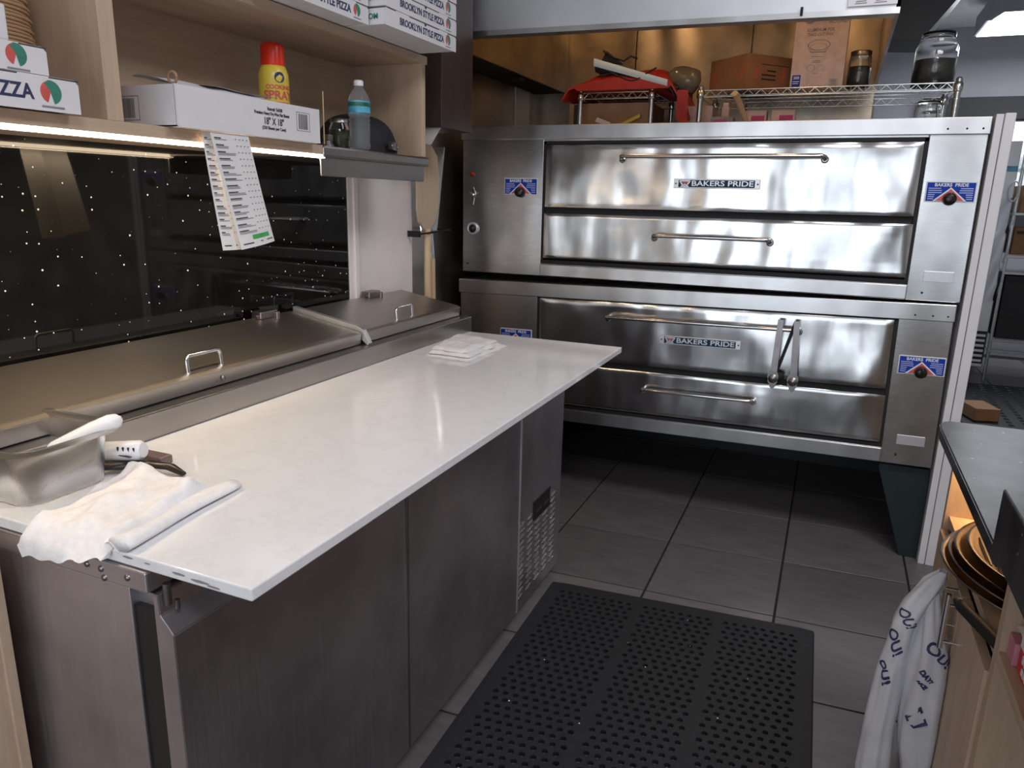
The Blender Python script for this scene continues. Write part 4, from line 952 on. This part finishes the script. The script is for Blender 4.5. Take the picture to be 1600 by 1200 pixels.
loft(m, rings, True, 'both'); part(G, 'grip', m, 'rubber'); m = MB(); m.lathe((0.305, 1.512, 0.681), [(0, 0.002), (0.004, 0.001), (0.005, 0)], 10); part(G, 'rivet', m, 'dullmetal')
# things on the near open shelf
m = MB(); m.box(0.346, 0.45, 1.284, 1.322, 0.693, 0.733, 0.001); single('note_card', m, 'pink', 'pink card box on the open shelf at the right frame edge', 'card', (0.4, 1.29, 0.693))
RB = thing('tea_carton', 'red carton with white lettering at the right frame edge', 'box', (0.42, 1.22, 0.693))
m = MB(); m.box(0.352, 0.48, 1.13, 1.280, 0.693, 0.755, 0.002); part(RB, 'carton', m, 'boxred')
m = MB(); m.box(0.3505, 0.3522, 1.14, 1.275, 0.737, 0.752); part(RB, 'white_band', m, 'paper')
m = MB(); add_text(m, 'SWEET', (0.3512, 1.225, 0.724), (0, -1, 0), (0, 0, 1), 0.02, 0.0008); add_text(m, 'SUGAR', (0.3512, 1.225, 0.706), (0, -1, 0), (0, 0, 1), 0.016, 0.0006); part(RB, 'lettering', m, 'paper')
m = MB()
m.grid(lambda u, v: (0.348+0.07*u, 1.20+0.10*v, 0.757+0.016*math.sin(u*PI)*math.sin(v*PI)+0.003*noise.noise(Vector((u*5, v*5, 0)))), 12, 12); single('paper_napkin', m, 'cloth', 'white crumpled napkin on top of the red carton', 'napkin', (0.39, 1.25, 0.757))

# ---------------------------------------------------------------- plastic bags on the door handles
def bag(name, label, rings, seed, marks):
    R = thing(name, label, 'bag', (rings[0][0], rings[0][1], rings[-1][2]))
    K = len(rings)-1
    def ev(t):
        t = max(0, min(0.99999, t))*K; i = int(t); f = t-i; f = f*f*(3-2*f)*0.5+f*0.5
        return [a*(1-f)+b*f for a, b in zip(rings[i], rings[i+1])]
    def S(a, t, off=0.0):
        cx, cy, z, rx, ry = ev(t)
        k = 1+0.22*noise.noise(Vector((math.cos(a)*2.0, math.sin(a)*2.0, t*5+seed)))+0.13*math.sin(5*a+seed+t*4)*(1-0.5*t)
        return Vector((cx+(rx*k+off)*math.cos(a), cy+(ry*k+off)*math.sin(a), z+0.006*noise.noise(Vector((a, t*3, seed)))))
    m = MB(); m.grid(lambda u, v: S(2*PI*u, v), 40, 44); 
    m.v = [(min(p[0], 0.3285), p[1], p[2]) for p in m.v]
    part(R, 'bag_film', m, 'bag')
    mt = MB()
    Zs = [r[2] for r in rings]
    for txt, ac, tc, sz, ang in marks:
        def fn(x, y, z, ac=ac, tc=tc, ang=ang):
            c, s_ = math.cos(ang), math.sin(ang); X, Y = x*c-y*s_, x*s_+y*c
            e = ev(tc); r = max(0.02, (e[3]+e[4])/2); H = (Zs[0]-Zs[-1])
            return S(ac + X/r, tc - Y/H, 0.0015+z)
        add_text(mt, txt, None, (1, 0, 0), (0, 1, 0), sz, 0.0007, fn=fn)
    part(R, 'lettering', mt, 'navy', fix=False)
    return R, S
D = math.radians
bag('plastic_bag', 'long twisted white plastic bag, farther left of the two on the door handle', [(.296, 1.665, .665, .008, .012), (.285, 1.660, .640, .022, .020), (.258, 1.655, .585, .026, .026), (.240, 1.65, .53, .024, .030), (.230, 1.65, .43, .028, .034), (.226, 1.65, .28, .031, .036), (.228, 1.65, .15, .035, .036), (.230, 1.65, .06, .030, .030)], 1.0,
    [('OU!', D(250), 0.36, 0.032, D(-52)), ('OU!', D(240), 0.48, 0.028, D(-56)), ('OU!', D(233), 0.58, 0.025, D(-60))])
bag('plastic_bag', 'wide white plastic bag nearest the camera on the door handle', [(.286, 1.665, .640, .006, .008), (.284, 1.655, .60, .018, .018), (.290, 1.640, .55, .022, .022), (.298, 1.630, .49, .034, .030), (.301, 1.630, .43, .040, .038), (.302, 1.630, .33, .043, .044), (.304, 1.630, .25, .040, .042), (.306, 1.630, .18, .028, .034), (.308, 1.630, .11, .010, .014)], 4.0,
    [('OU!', D(290), 0.36, 0.036, D(-52)), ('DAY!', D(255), 0.46, 0.013, D(-50)), ('NICE', D(246), 0.50, 0.010, D(-50)), ('[ ]', D(250), 0.60, 0.034, D(-50))])

# ---------------------------------------------------------------- wire racks on the oven top
def wire_rack(label, x0, x1, y0, y1, zt, ztop, zbase=1.722, step=0.028):
    R = thing('wire_rack', label, 'rack', ((x0+x1)/2, (y0+y1)/2, zbase))
    for x, y in ((x0, y0), (x1, y0), (x0, y1), (x1, y1)):
        m = MB(); m.tube([(x, y, zbase), (x, y, ztop)], 0.0125, 12); m.tube([(x, y, ztop), (x, y, ztop+0.006)], [0.0125, 0.008], 12)
        for k in range(int((ztop-zbase)/0.025)): m.lathe((x, y, zbase+0.012+k*0.025), [(0.0126, 0), (0.0132, 0.002), (0.0126, 0.004)], 12)
        m.lathe((x, y, zt-0.035), [(0.0127, 0), (0.018, 0.004), (0.017, 0.035), (0.0127, 0.038)], 12)
        part(R, 'post', m, 'zinc')
    m = MB()
    for z in (zt, zt-0.028):
        for a, b in (((x0, y0), (x1, y0)), ((x0, y1), (x1, y1)), ((x0, y0), (x0, y1)), ((x1, y0), (x1, y1))): m.tube([(a[0], a[1], z), (b[0], b[1], z)], 0.0032, 6)
    for y in (y0, y1):
        n_ = int((x1-x0)/0.028)
        pts = [(x0+0.014+(x1-x0-0.028)*i/n_, y, zt-0.001 if i % 2 else zt-0.027) for i in range(n_+1)]; m.tube(pts, 0.0022, 5)
    part(R, 'truss_edge', m, 'zinc')
    m = MB(); n_ = int((x1-x0)/step)
    for i in range(1, n_): x = x0+(x1-x0)*i/n_; m.tube([(x, y0, zt+0.002), (x, y1, zt+0.002)], 0.0018, 5)
    for y in (y0+(y1-y0)/3, y0+2*(y1-y0)/3): m.tube([(x0, y, zt-0.003), (x1, y, zt-0.003)], 0.0028, 6)
    part(R, 'shelf_wires', m, 'zinc', kind='stuff')
    return R
wire_rack('short chrome wire rack on the left of the oven top under the red bag', -1.208, -0.860, 3.60, 4.05, 1.905, 1.918)
wire_rack('long chrome wire rack on the oven top carrying cartons and jars', -0.636, 0.384, 3.60, 4.05, 1.900, 1.915)
# red insulated bag
RBG = thing('delivery_bag', 'red insulated delivery bag slumped over the short wire rack', 'bag', (-1.0, 3.8, 1.912))
def redf(u, v):
    x = -1.29+0.60*u; y = 3.56+0.48*v
    s_ = math.sin(PI*u)**0.55*math.sin(PI*(0.06+0.88*v))**0.5
    z = 1.912+0.125*s_*(0.8+0.2*u)+0.022*noise.noise(Vector((x*9, y*9, 2)))
    if u > 0.86: z -= (u-0.86)*0.85
    if u < 0.05: z -= (0.05-u)*0.6
    return (x, y, z)
m = MB(); m.grid(redf, 40, 24)
m.grid(lambda u, v: (lambda p: (p[0], p[1], min(p[2]-0.004, 1.911 if 0.1 < u < 0.86 else p[2]-0.012)))(redf(u, v)), 40, 24)
def sk(a):
    def f(t, h):
        u, v = a(t); p = Vector(redf(u, v)); q = Vector((p.x, p.y, min(p.z-0.004, 1.911 if 0.1 < u < 0.86 else p.z-0.012))); return tuple(p.lerp(q, h))
    return f
for a in (lambda t: (t, 0), lambda t: (t, 1), lambda t: (0, t), lambda t: (1, t)): m.grid(sk(a), 40, 1)
part(RBG, 'bag_body', m, 'bagred')
m = MB(); m.tube([tuple(Vector(redf(0.30+0.60*t, 0.03))+Vector((0, -0.006, 0.012-0.05*t*t))) for t in [i/14 for i in range(15)]], 0.005, 6); m.tube([tuple(Vector(redf(0.35+0.4*t, 0.02))+Vector((0, -0.008, 0.035-0.05*math.sin(PI*t)))) for t in [i/14 for i in range(15)]], 0.004, 6); part(RBG, 'black_piping', m, 'bagblack')
m = MB(); m.grid(lambda u, v: (-0.735+0.05*u, 3.555+0.02*v, 1.90-0.12*v-0.04*u*v), 6, 8); part(RBG, 'hanging_flap', m, 'bagred')
BB = thing('black_bag', 'black bag with a shiny clear pocket lying on the red bag', 'bag', (-0.95, 3.75, 2.0))
def blk(u, v):
    x = -1.135+0.40*u; y = 3.58+0.36*v
    z0_ = 2.050-0.112*u; th = 0.055*(1-0.2*u)
    return x, y, z0_, th
m = MB(); m.grid(lambda u, v: (blk(u, v)[0], blk(u, v)[1], blk(u, v)[2]+0.008*noise.noise(Vector((u*6, v*6, 0)))-0.01*math.cos(PI*v)), 20, 10)
m.grid(lambda u, v: (blk(u, v)[0], blk(u, v)[1], blk(u, v)[2]-blk(u, v)[3]), 20, 10)
m.grid(lambda u, v: (blk(u, 0)[0], blk(u, 0)[1]-0.012*math.sin(PI*v), blk(u, 0)[2]-0.01-(blk(u, 0)[3]-0.01)*v), 20, 6)
m.grid(lambda u, v: (blk(0, u)[0], blk(0, u)[1], blk(0, u)[2]-blk(0, u)[3]*v), 10, 2); m.grid(lambda u, v: (blk(1, u)[0], blk(1, u)[1], blk(1, u)[2]-blk(1, u)[3]*v), 10, 2)
m.prism([(-1.13, 2.045), (-1.105, 2.095), (-1.10, 2.095), (-1.02, 2.035)], 'y', 3.64, 3.66); m.tube([(-1.115, 3.63, 2.095), (-1.06, 3.62, 2.06), (-1.01, 3.62, 2.045), (-0.98, 3.63, 2.066), (-0.95, 3.64, 2.055)], 0.005, 6)
part(BB, 'bag_body', m, 'bagblack')
m = MB(); m.grid(lambda u, v: (-1.138+0.355*u, 3.560-0.004*math.sin(PI*v), 2.052-0.105*u-(0.034-0.006*u)*v), 20, 4); part(BB, 'clear_pocket', m, 'pocketglare', 'clear pocket with its glare coloured in pale blue', fix=False)
RO = thing('plastic_roll', 'crumpled roll of clear film at the end of the black bag', 'roll', (-0.70, 3.62, 1.92))
m = MB(); n = 16; rings = []
for i, t in enumerate([0, 0.1, 0.3, 0.5, 0.7, 0.9, 1.0]):
    p = Vector((-0.785, 3.60, 1.975)).lerp(Vector((-0.650, 3.62, 1.935)), t); r = [0.012, 0.03, 0.042, 0.05, 0.055, 0.05, 0.02][i]
    rings.append([(p.x+0.3*r*math.sin(a), p.y+r*math.cos(a)*(1+0.1*math.sin(3*a+i)), p.z+r*math.sin(a)*(1+0.12*math.sin(4*a+i))) for a in [2*PI*k/n for k in range(n)]])
loft(m, rings, True, 'both'); part(RO, 'film', m, 'filmroll')
m = MB(); m.grid(lambda u, v: (-0.690+0.03*u-0.01*v, 3.563-0.004*math.sin(u*PI), 1.975-0.06*v-0.01*u), 4, 6); part(RO, 'glint_flap', m, 'film', fix=False)
# brown open carton at an angle
def carton_rot(name, label, cx, cy, z0, lx, ly, h, rot, mat):
    R = thing(name, label, 'box', (cx, cy, z0))
    m = MB(); m.box(cx-lx/2, cx+lx/2, cy-ly/2, cy+ly/2, z0, z0+h, 0.002); part(R, 'carton', m, mat)
    R.rotation_euler = (0, 0, rot); return R
BC = carton_rot('brown_carton', 'brown corrugated carton with red arrows set cornerwise on the long rack', -0.455, 3.83, 1.903, 0.26, 0.26, 0.155, D(47), 'darkkraft')
m = MB()
for xx in (-0.53, -0.375):
    m.box(xx-0.004, xx+0.004, 3.6985, 3.6998, 1.955, 1.99); m.prism([(xx-0.011, 1.99), (xx+0.011, 1.99), (xx, 2.008)], 'y', 3.6985, 3.6998); m.box(xx-0.011, xx+0.011, 3.6985, 3.6998, 1.945, 1.949)
for yy in (3.735, 3.925):
    m.box(-0.5862, -0.5848, yy-0.004, yy+0.004, 1.955, 1.99); m.prism([(yy-0.011, 1.99), (yy+0.011, 1.99), (yy, 2.008)], 'x', -0.5862, -0.5848)
part(BC, 'red_arrow', m, 'red')
m = MB(); xx = -0.455-0.1308
# right-hand visible face of the box is its local +x side seen obliquely
m = MB()
for yy, z in ((3.77, 1.99), (3.77, 1.972), (3.77, 1.954)): m.box(-0.50+0.03*(z>1.98), -0.42, 3.6985, 3.6998, z, z+0.006)
m.box(-0.505, -0.345, 3.6985, 3.6998, 2.018, 2.020)
part(BC, 'dark_print', m, 'ink')
# white foil pan carton
FX = thing('foil_pan_carton', 'tall white carton of aluminum foil take-out pans on the long rack', 'box', (-0.14, 3.75, 1.903))
fx0, fx1, fy, fz0, fz1 = -0.262, -0.048, 3.645, 1.903, 2.215
m = MB(); m.box(fx0, fx1, fy, fy+0.16, fz0, fz1, 0.002); part(FX, 'carton', m, 'pinkwhite')
cxm = (fx0+fx1)/2; Y = fy-0.0004
m = MB()
add_text(m, 'ALUMINUM FOIL', (cxm-0.005, Y, fz0+0.232), (1, 0, 0), (0, 0, 1), 0.019, 0.0005, shear=0.2, sx=0.8)
add_text(m, 'TAKE-OUT PAN', (cxm-0.005, Y, fz0+0.214), (1, 0, 0), (0, 0, 1), 0.018, 0.0005, shear=0.2, sx=0.8)
add_text(m, 'ROUND', (fx1-0.045, Y, fz0+0.262), (1, 0, 0), (0, 0, 1), 0.020, 0.0006, shear=0.2)
part(FX, 'lettering', m, 'greyink')
m = MB()
def ell(cx_, cz_, rx_, rz_, t, n=24):
    vs = []; fs = []
    for k in range(n):
        a = 2*PI*k/n
        for q in (1, 1-t): vs.append((cx_+rx_*q*math.cos(a), Y, cz_+rz_*q*math.sin(a)))
    for k in range(n): a_, b_ = 2*k, 2*((k+1) % n); fs.append((a_, b_, b_+1, a_+1))
    m.add(vs, fs)
ell(cxm-0.005, fz0+0.172, 0.046, 0.022, 0.10); ell(cxm-0.005, fz0+0.165, 0.034, 0.014, 0.08)
m.prism([(cxm-0.049, fz0+0.165), (cxm-0.034, fz0+0.142), (cxm+0.024, fz0+0.142), (cxm+0.039, fz0+0.165), (cxm+0.022, fz0+0.146), (cxm-0.032, fz0+0.146)], 'y', Y, Y+0.0003)
ell(cxm-0.028, fz0+0.080, 0.017, 0.015, 0.12); ell(cxm+0.012, fz0+0.080, 0.016, 0.014, 0.08); ell(cxm+0.012, fz0+0.080, 0.008, 0.007, 0.1)
for z, w_ in ((0.125, 0.022), (0.108, 0.014), (0.102, 0.018), (0.058, 0.012)): m.box(cxm-0.008-w_, cxm-0.008+w_, Y-0.0002, Y+0.0002, fz0+z, fz0+z+0.0025)
part(FX, 'printed_pans', m, 'greyink', fix=False)
m = MB(); m.box(fx0+0.008, fx0+0.042, Y-0.0002, Y+0.0004, fz0+0.006, fz0+0.054, 0.0001); bp_ = part(FX, 'blue_label', m, 'decalblue')
m = MB(); add_text(m, '500', (fx0+0.025, Y-0.001, fz0+0.042), (1, 0, 0), (0, 0, 1), 0.016, 0.0004); m.box(fx0+0.012, fx0+0.038, Y-0.0008, Y-0.0002, fz0+0.026, fz0+0.029); m.box(fx0+0.012, fx0+0.034, Y-0.0008, Y-0.0002, fz0+0.018, fz0+0.021); part(bp_, 'lettering', m, 'paper')
m = MB(); barcode(m, (fx1-0.055, Y, fz0+0.008), (1, 0, 0), 0.035, 0.026, 4); part(FX, 'barcode', m, 'greyink', kind='stuff')
m = MB(); m.disc((fx0+0.055, Y-0.0002, fz0+0.285), 0.028, 'y', 24); part(FX, 'round_emblem', m, 'greyink')
# jars
def jar(name, label, x, y, z0, r, h, fill, fillh, lidmat, body='glass', neck=0.75):
    R = thing(name, label, 'jar', (x, y, z0))
    m = MB(); m.lathe((x, y, z0), [(0, 0), (r*0.9, 0), (r, 0.008), (r, h*0.72), (r*neck*1.1, h*0.86), (r*neck, h*0.9), (r*neck, h), (r*neck-0.003, h), (r*neck-0.003, h*0.9), (r-0.003, h*0.71), (r-0.003, 0.010), (0, 0.004)], 28); part(R, 'jar_body', m, body)
    if fill: m = MB(); m.lathe((x, y, z0), [(0, 0.006), (r-0.005, 0.008), (r-0.005, fillh), (0, fillh+0.006)], 24); part(R, 'contents', m, fill)
    if lidmat: m = MB(); m.lathe((x, y, z0), [(r*neck+0.003, h-0.016), (r*neck+0.003, h+0.002), (r*neck, h+0.004), (0, h+0.004)], 24); part(R, 'lid', m, lidmat)
    return R
jar('large_jar', 'large clear glass jar half full of dark contents at the right rack end', 0.302, 3.78, 1.904, 0.082, 0.215, 'jarfill', 0.11, 'glass')
jar('glass_jar', 'amber glass jar next to the foil pan carton', 0.012, 3.74, 1.904, 0.046, 0.150, 'jarfill', 0.09, 'dullmetal', neck=0.85)
jar('glass_jar', 'clear jar standing on the oven top below the large jar', 0.300, 3.72, 1.722, 0.052, 0.120, None, 0, 'glass', neck=0.8)
# small goods under the racks
m = MB(); m.box(-1.300, -0.885, 3.70, 4.0, 1.722, 1.870, 0.003); c_ = thing('brown_carton', 'long tan carton under the short wire rack', 'box', (-1.09, 3.85, 1.722)); part(c_, 'carton', m, 'kraft')
m = MB(); m.box(-1.275, -1.245, 3.6985, 3.6995, 1.73, 1.865); 
for k in range(5): m.box(-1.272, -1.248, 3.698, 3.6985, 1.745+k*0.024, 1.748+k*0.024)
part(c_, 'dark_print', m, 'ink')
m = MB(); m.prism([(-1.14, 1.80), (-1.07, 1.775), (-1.075, 1.755), (-1.15, 1.78)], 'y', 3.66, 3.69); single('tape_scrap', m, 'paper', 'white crumpled label lying before the tan carton', 'label', (-1.1, 3.67, 1.76))
m = MB(); m.prism([(-1.05, 1.742), (-1.05, 1.757), (-0.93, 1.812), (-0.925, 1.798)], 'y', 3.66, 3.68); single('yellow_strap', m, 'canyellow', 'yellow strip lying before the tan carton', 'strap', (-1.0, 3.67, 1.74))
m = MB(); m.box(-0.735, -0.59, 3.68, 3.80, 1.722, 1.845, 0.004); c_ = thing('tan_bag', 'pale tan paper packet under the left end of the long rack', 'packet', (-0.66, 3.74, 1.722)); part(c_, 'packet', m, 'pinkwhite')
m = MB(); m.box(-0.55, -0.515, 3.68, 3.74, 1.722, 1.84, 0.006); m.box(-0.545, -0.52, 3.685, 3.735, 1.84, 1.856, 0.002); single('small_bottle', m, 'pinkwhite', 'small pale bottle under the long rack, left of the wooden stick', 'bottle', (-0.53, 3.71, 1.722))
m = MB(); m.box(-0.575, -0.475, 3.55, 3.62, 1.722, 1.782, 0.006); c_ = thing('pink_tub', 'low dark tub with a magenta label near the oven top edge', 'tub', (-0.52, 3.58, 1.722)); part(c_, 'tub_body', m, 'greyink')
m = MB(); m.box(-0.56, -0.50, 3.548, 3.5495, 1.735, 1.768); part(c_, 'label', m, 'magenta')
for x0_, x1_, lb_ in ((-0.445, -0.345, 'pale pink carton with magenta label right of the wooden stick'), (-0.325, -0.225, 'pale pink carton with magenta label, right one of two')):
    c_ = thing('pink_carton', lb_, 'box', ((x0_+x1_)/2, 3.6, 1.722), 'pink cartons under the long rack')
    m = MB(); m.box(x0_, x1_, 3.64, 3.72, 1.722, 1.815, 0.003); part(c_, 'carton', m, 'pinkwhite')
    m = MB(); m.box(x0_+0.035, x1_-0.008, 3.6385, 3.6395, 1.765, 1.792); part(c_, 'label', m, 'magenta')
m = MB(); m.tube([(-0.468, 3.46, 1.866), (-0.452, 3.54, 1.83), (-0.437, 3.62, 1.782), (-0.42, 3.635, 1.737)], [0.013, 0.013, 0.013, 0.012], 12)
single('wooden_stick', m, 'handlewood', 'round wooden stick end poking out over the oven top', 'stick', (-0.42, 3.7, 1.722))

# ---------------------------------------------------------------- back room
m = MB()
m.prism([(0.13, 2.325), (0.312, 2.315), (0.47, 2.53), (0.80, 3.045), (0.13, 3.045)], 'y', 4.95, 5.35, 0.002); single('black_duct', m, 'black', 'black sloping duct at the ceiling behind the hood', 'duct', (0.4, 5.1, 2.3))
CL = thing('ceiling_light', 'rectangular fluorescent ceiling light in the back room', 'light', (1.2, 7.3, 2.75))
m = MB(); m.box(0.86, 2.0, 7.0, 7.6, 2.80, 2.95, 0.004); part(CL, 'housing', m, 'grey')
m = MB(); m.add([(0.90, 6.995, 2.80), (1.98, 6.995, 2.80), (1.98, 7.0, 2.85), (0.97, 7.0, 2.85)], [(0, 1, 2, 3)]); m.box(0.88, 1.98, 7.02, 7.58, 2.792, 2.80); part(CL, 'diffuser', m, 'fluor')
area('back_room_light', (1.4, 7.3, 2.78), (0, 0, 0), 1.0, 0.5, 38, (0.9, 0.95, 1.0))
AP = thing('reach_in_fridge', 'tall grey fridge with pale louvres behind the white partition', 'fridge', (0.95, 7.4, 0))
m = MB(); m.box(0.55, 1.245, 7.0, 7.7, 0.14, 1.93, 0.006); part(AP, 'cabinet', m, 'hood')
m = MB()
for k in range(6): m.box(1.06, 1.232, 6.985, 7.0, 0.185+k*0.042, 0.205+k*0.042, 0.002); 
part(AP, 'louvre', m, 'card', 'pale louvre slats', kind='stuff')
m = MB(); m.box(1.05, 1.243, 6.992, 7.0, 0.17, 0.44); part(AP, 'louvre_recess', m, 'black')
m = MB()
for x in (0.65, 1.16): m.lathe((x, 7.06, 0.06), [(0, -0.015), (0.055, -0.015), (0.06, 0), (0.055, 0.015), (0, 0.015)], 16, 'x'); m.box(x-0.02, x+0.02, 7.03, 7.09, 0.06, 0.14)
part(AP, 'caster', m, 'black')
m = MB(); m.box(1.04, 1.24, 6.99, 7.0, 1.70, 1.74, 0.002); part(AP, 'blue_strip', m, 'labelblue')
PW = thing('plastic_wrap', 'crumpled clear plastic hanging from the fridge beside the partition', 'plastic', (1.2, 6.95, 0.8))
m = MB(); m.grid(lambda u, v: (1.06+0.20*u+0.012*math.sin(v*22+u*3), 6.96-0.03*abs(math.sin(u*7+v*9)), 1.50-0.80*v), 16, 60); part(PW, 'sheet', m, 'film', fix=False)
m = MB(); m.tube([(1.235+0.035*math.cos(a), 6.955, 1.55+0.075*math.sin(a)) for a in [2*PI*i/20 for i in range(21)]], 0.006, 6); part(PW, 'loop', m, 'whiteplastic')
# wire shelving with dark crates in the back room
BS = thing('storage_shelving', 'metal storage shelving at the right edge of the back room', 'shelving', (1.8, 7.2, 0))
for x, y in ((1.275, 7.0), (2.4, 7.0), (1.275, 7.5), (2.4, 7.5)):
    m = MB(); m.tube([(x, y, 0.0), (x, y, 1.9)], 0.013, 10); part(BS, 'post', m, 'zinc')
for z in (0.285, 0.375, 0.92, 1.05, 1.38, 1.72):
    m = MB(); m.box(1.27, 2.4, 6.985, 7.01, z-0.011, z+0.011, 0.002)
    if z not in (0.375, 1.05): m.box(1.28, 2.39, 7.01, 7.5, z-0.006, z+0.002)
    part(BS, 'shelf_rail', m, 'zinc')
for x0_, x1_, z0_, z1_, mt_, nm, lb_ in ((1.30, 1.80, 0.388, 0.90, 'bagblack', 'black_crate', 'tall black crate on the lower back room shelf'), (1.30, 1.75, 1.064, 1.28, 'darkkraft', 'brown_carton', 'brown carton on the middle back room shelf'),
                                      (1.31, 1.72, 1.392, 1.60, 'kraft', 'brown_carton', 'tan carton on the upper back room shelf'), (1.30, 1.70, 1.732, 1.83, 'white', 'carton', 'white carton on the top back room shelf')):
    R = thing(nm, lb_, 'crate' if 'crate' in nm else 'box', ((x0_+x1_)/2, 7.25, z0_)); m = MB(); m.box(x0_, x1_, 7.02, 7.45, z0_, z1_, 0.006); part(R, 'body', m, mt_)
    m = MB(); m.box(x0_+0.02, x1_-0.02, 7.012, 7.02, z1_-0.05, z1_-0.03, 0.002); part(R, 'seam', m, 'ink' if mt_ != 'bagblack' else 'rubber')
m = MB(); m.box(0.62, 2.85, 8.38, 8.498, 2.22, 2.42, 0.004); single('valance', m, 'blackmetal', 'dark band across the far wall of the back room', 'valance', (1.7, 8.45, 2.2))
m = MB(); m.box(1.30, 2.8, 8.2, 8.495, 1.55, 2.18, 0.004); single('far_cabinet', m, 'white', 'white wall cabinet on the far wall of the back room', 'cabinet', (1.8, 8.3, 1.55))
m = MB(); m.prism([(0.93, 5.45), (2.4, 5.60), (2.4, 7.05), (1.02, 6.93)], 'z', 0.001, 0.012, 0.002); M2 = single('floor_mat', m, 'rubber', 'black mat on the back room floor beyond the partition', 'mat', (1.6, 6.2, 0.001))
m = MB()
for k in range(14):
    for j in range(16): m.box(1.03+k*0.095, 1.06+k*0.095, 5.62+j*0.082, 5.66+j*0.082, 0.012, 0.0145)
part(M2, 'raised_studs', m, 'blackhandle', kind='stuff')
m = MB(); m.box(0.98, 1.14, 5.66, 5.9, 0.0155, 0.10, 0.003, rot=0.3); single('wood_block', m, 'darkkraft', 'small brown box on the back room mat', 'box', (1.06, 5.8, 0.015))
# near left maple cabinet end beside the prep table
m = MB(); m.box(-1.60, -1.165, 0.28, 0.655, 0.0, 0.835, 0.002); m.box(-1.168, -1.160, 0.64, 0.657, 0.0, 0.835, 0.001)
single('side_cabinet', m, 'maple', 'maple cabinet end standing left of the prep table', 'cabinet', (-1.38, 0.47, 0))
m = MB(); m.box(-1.42, -1.195, 0.600, 0.645, 0.868, 0.900, 0.003); single('black_tray', m, 'black', 'black corner of a tray at the left frame edge', 'tray', (-1.3, 0.62, 0.868))
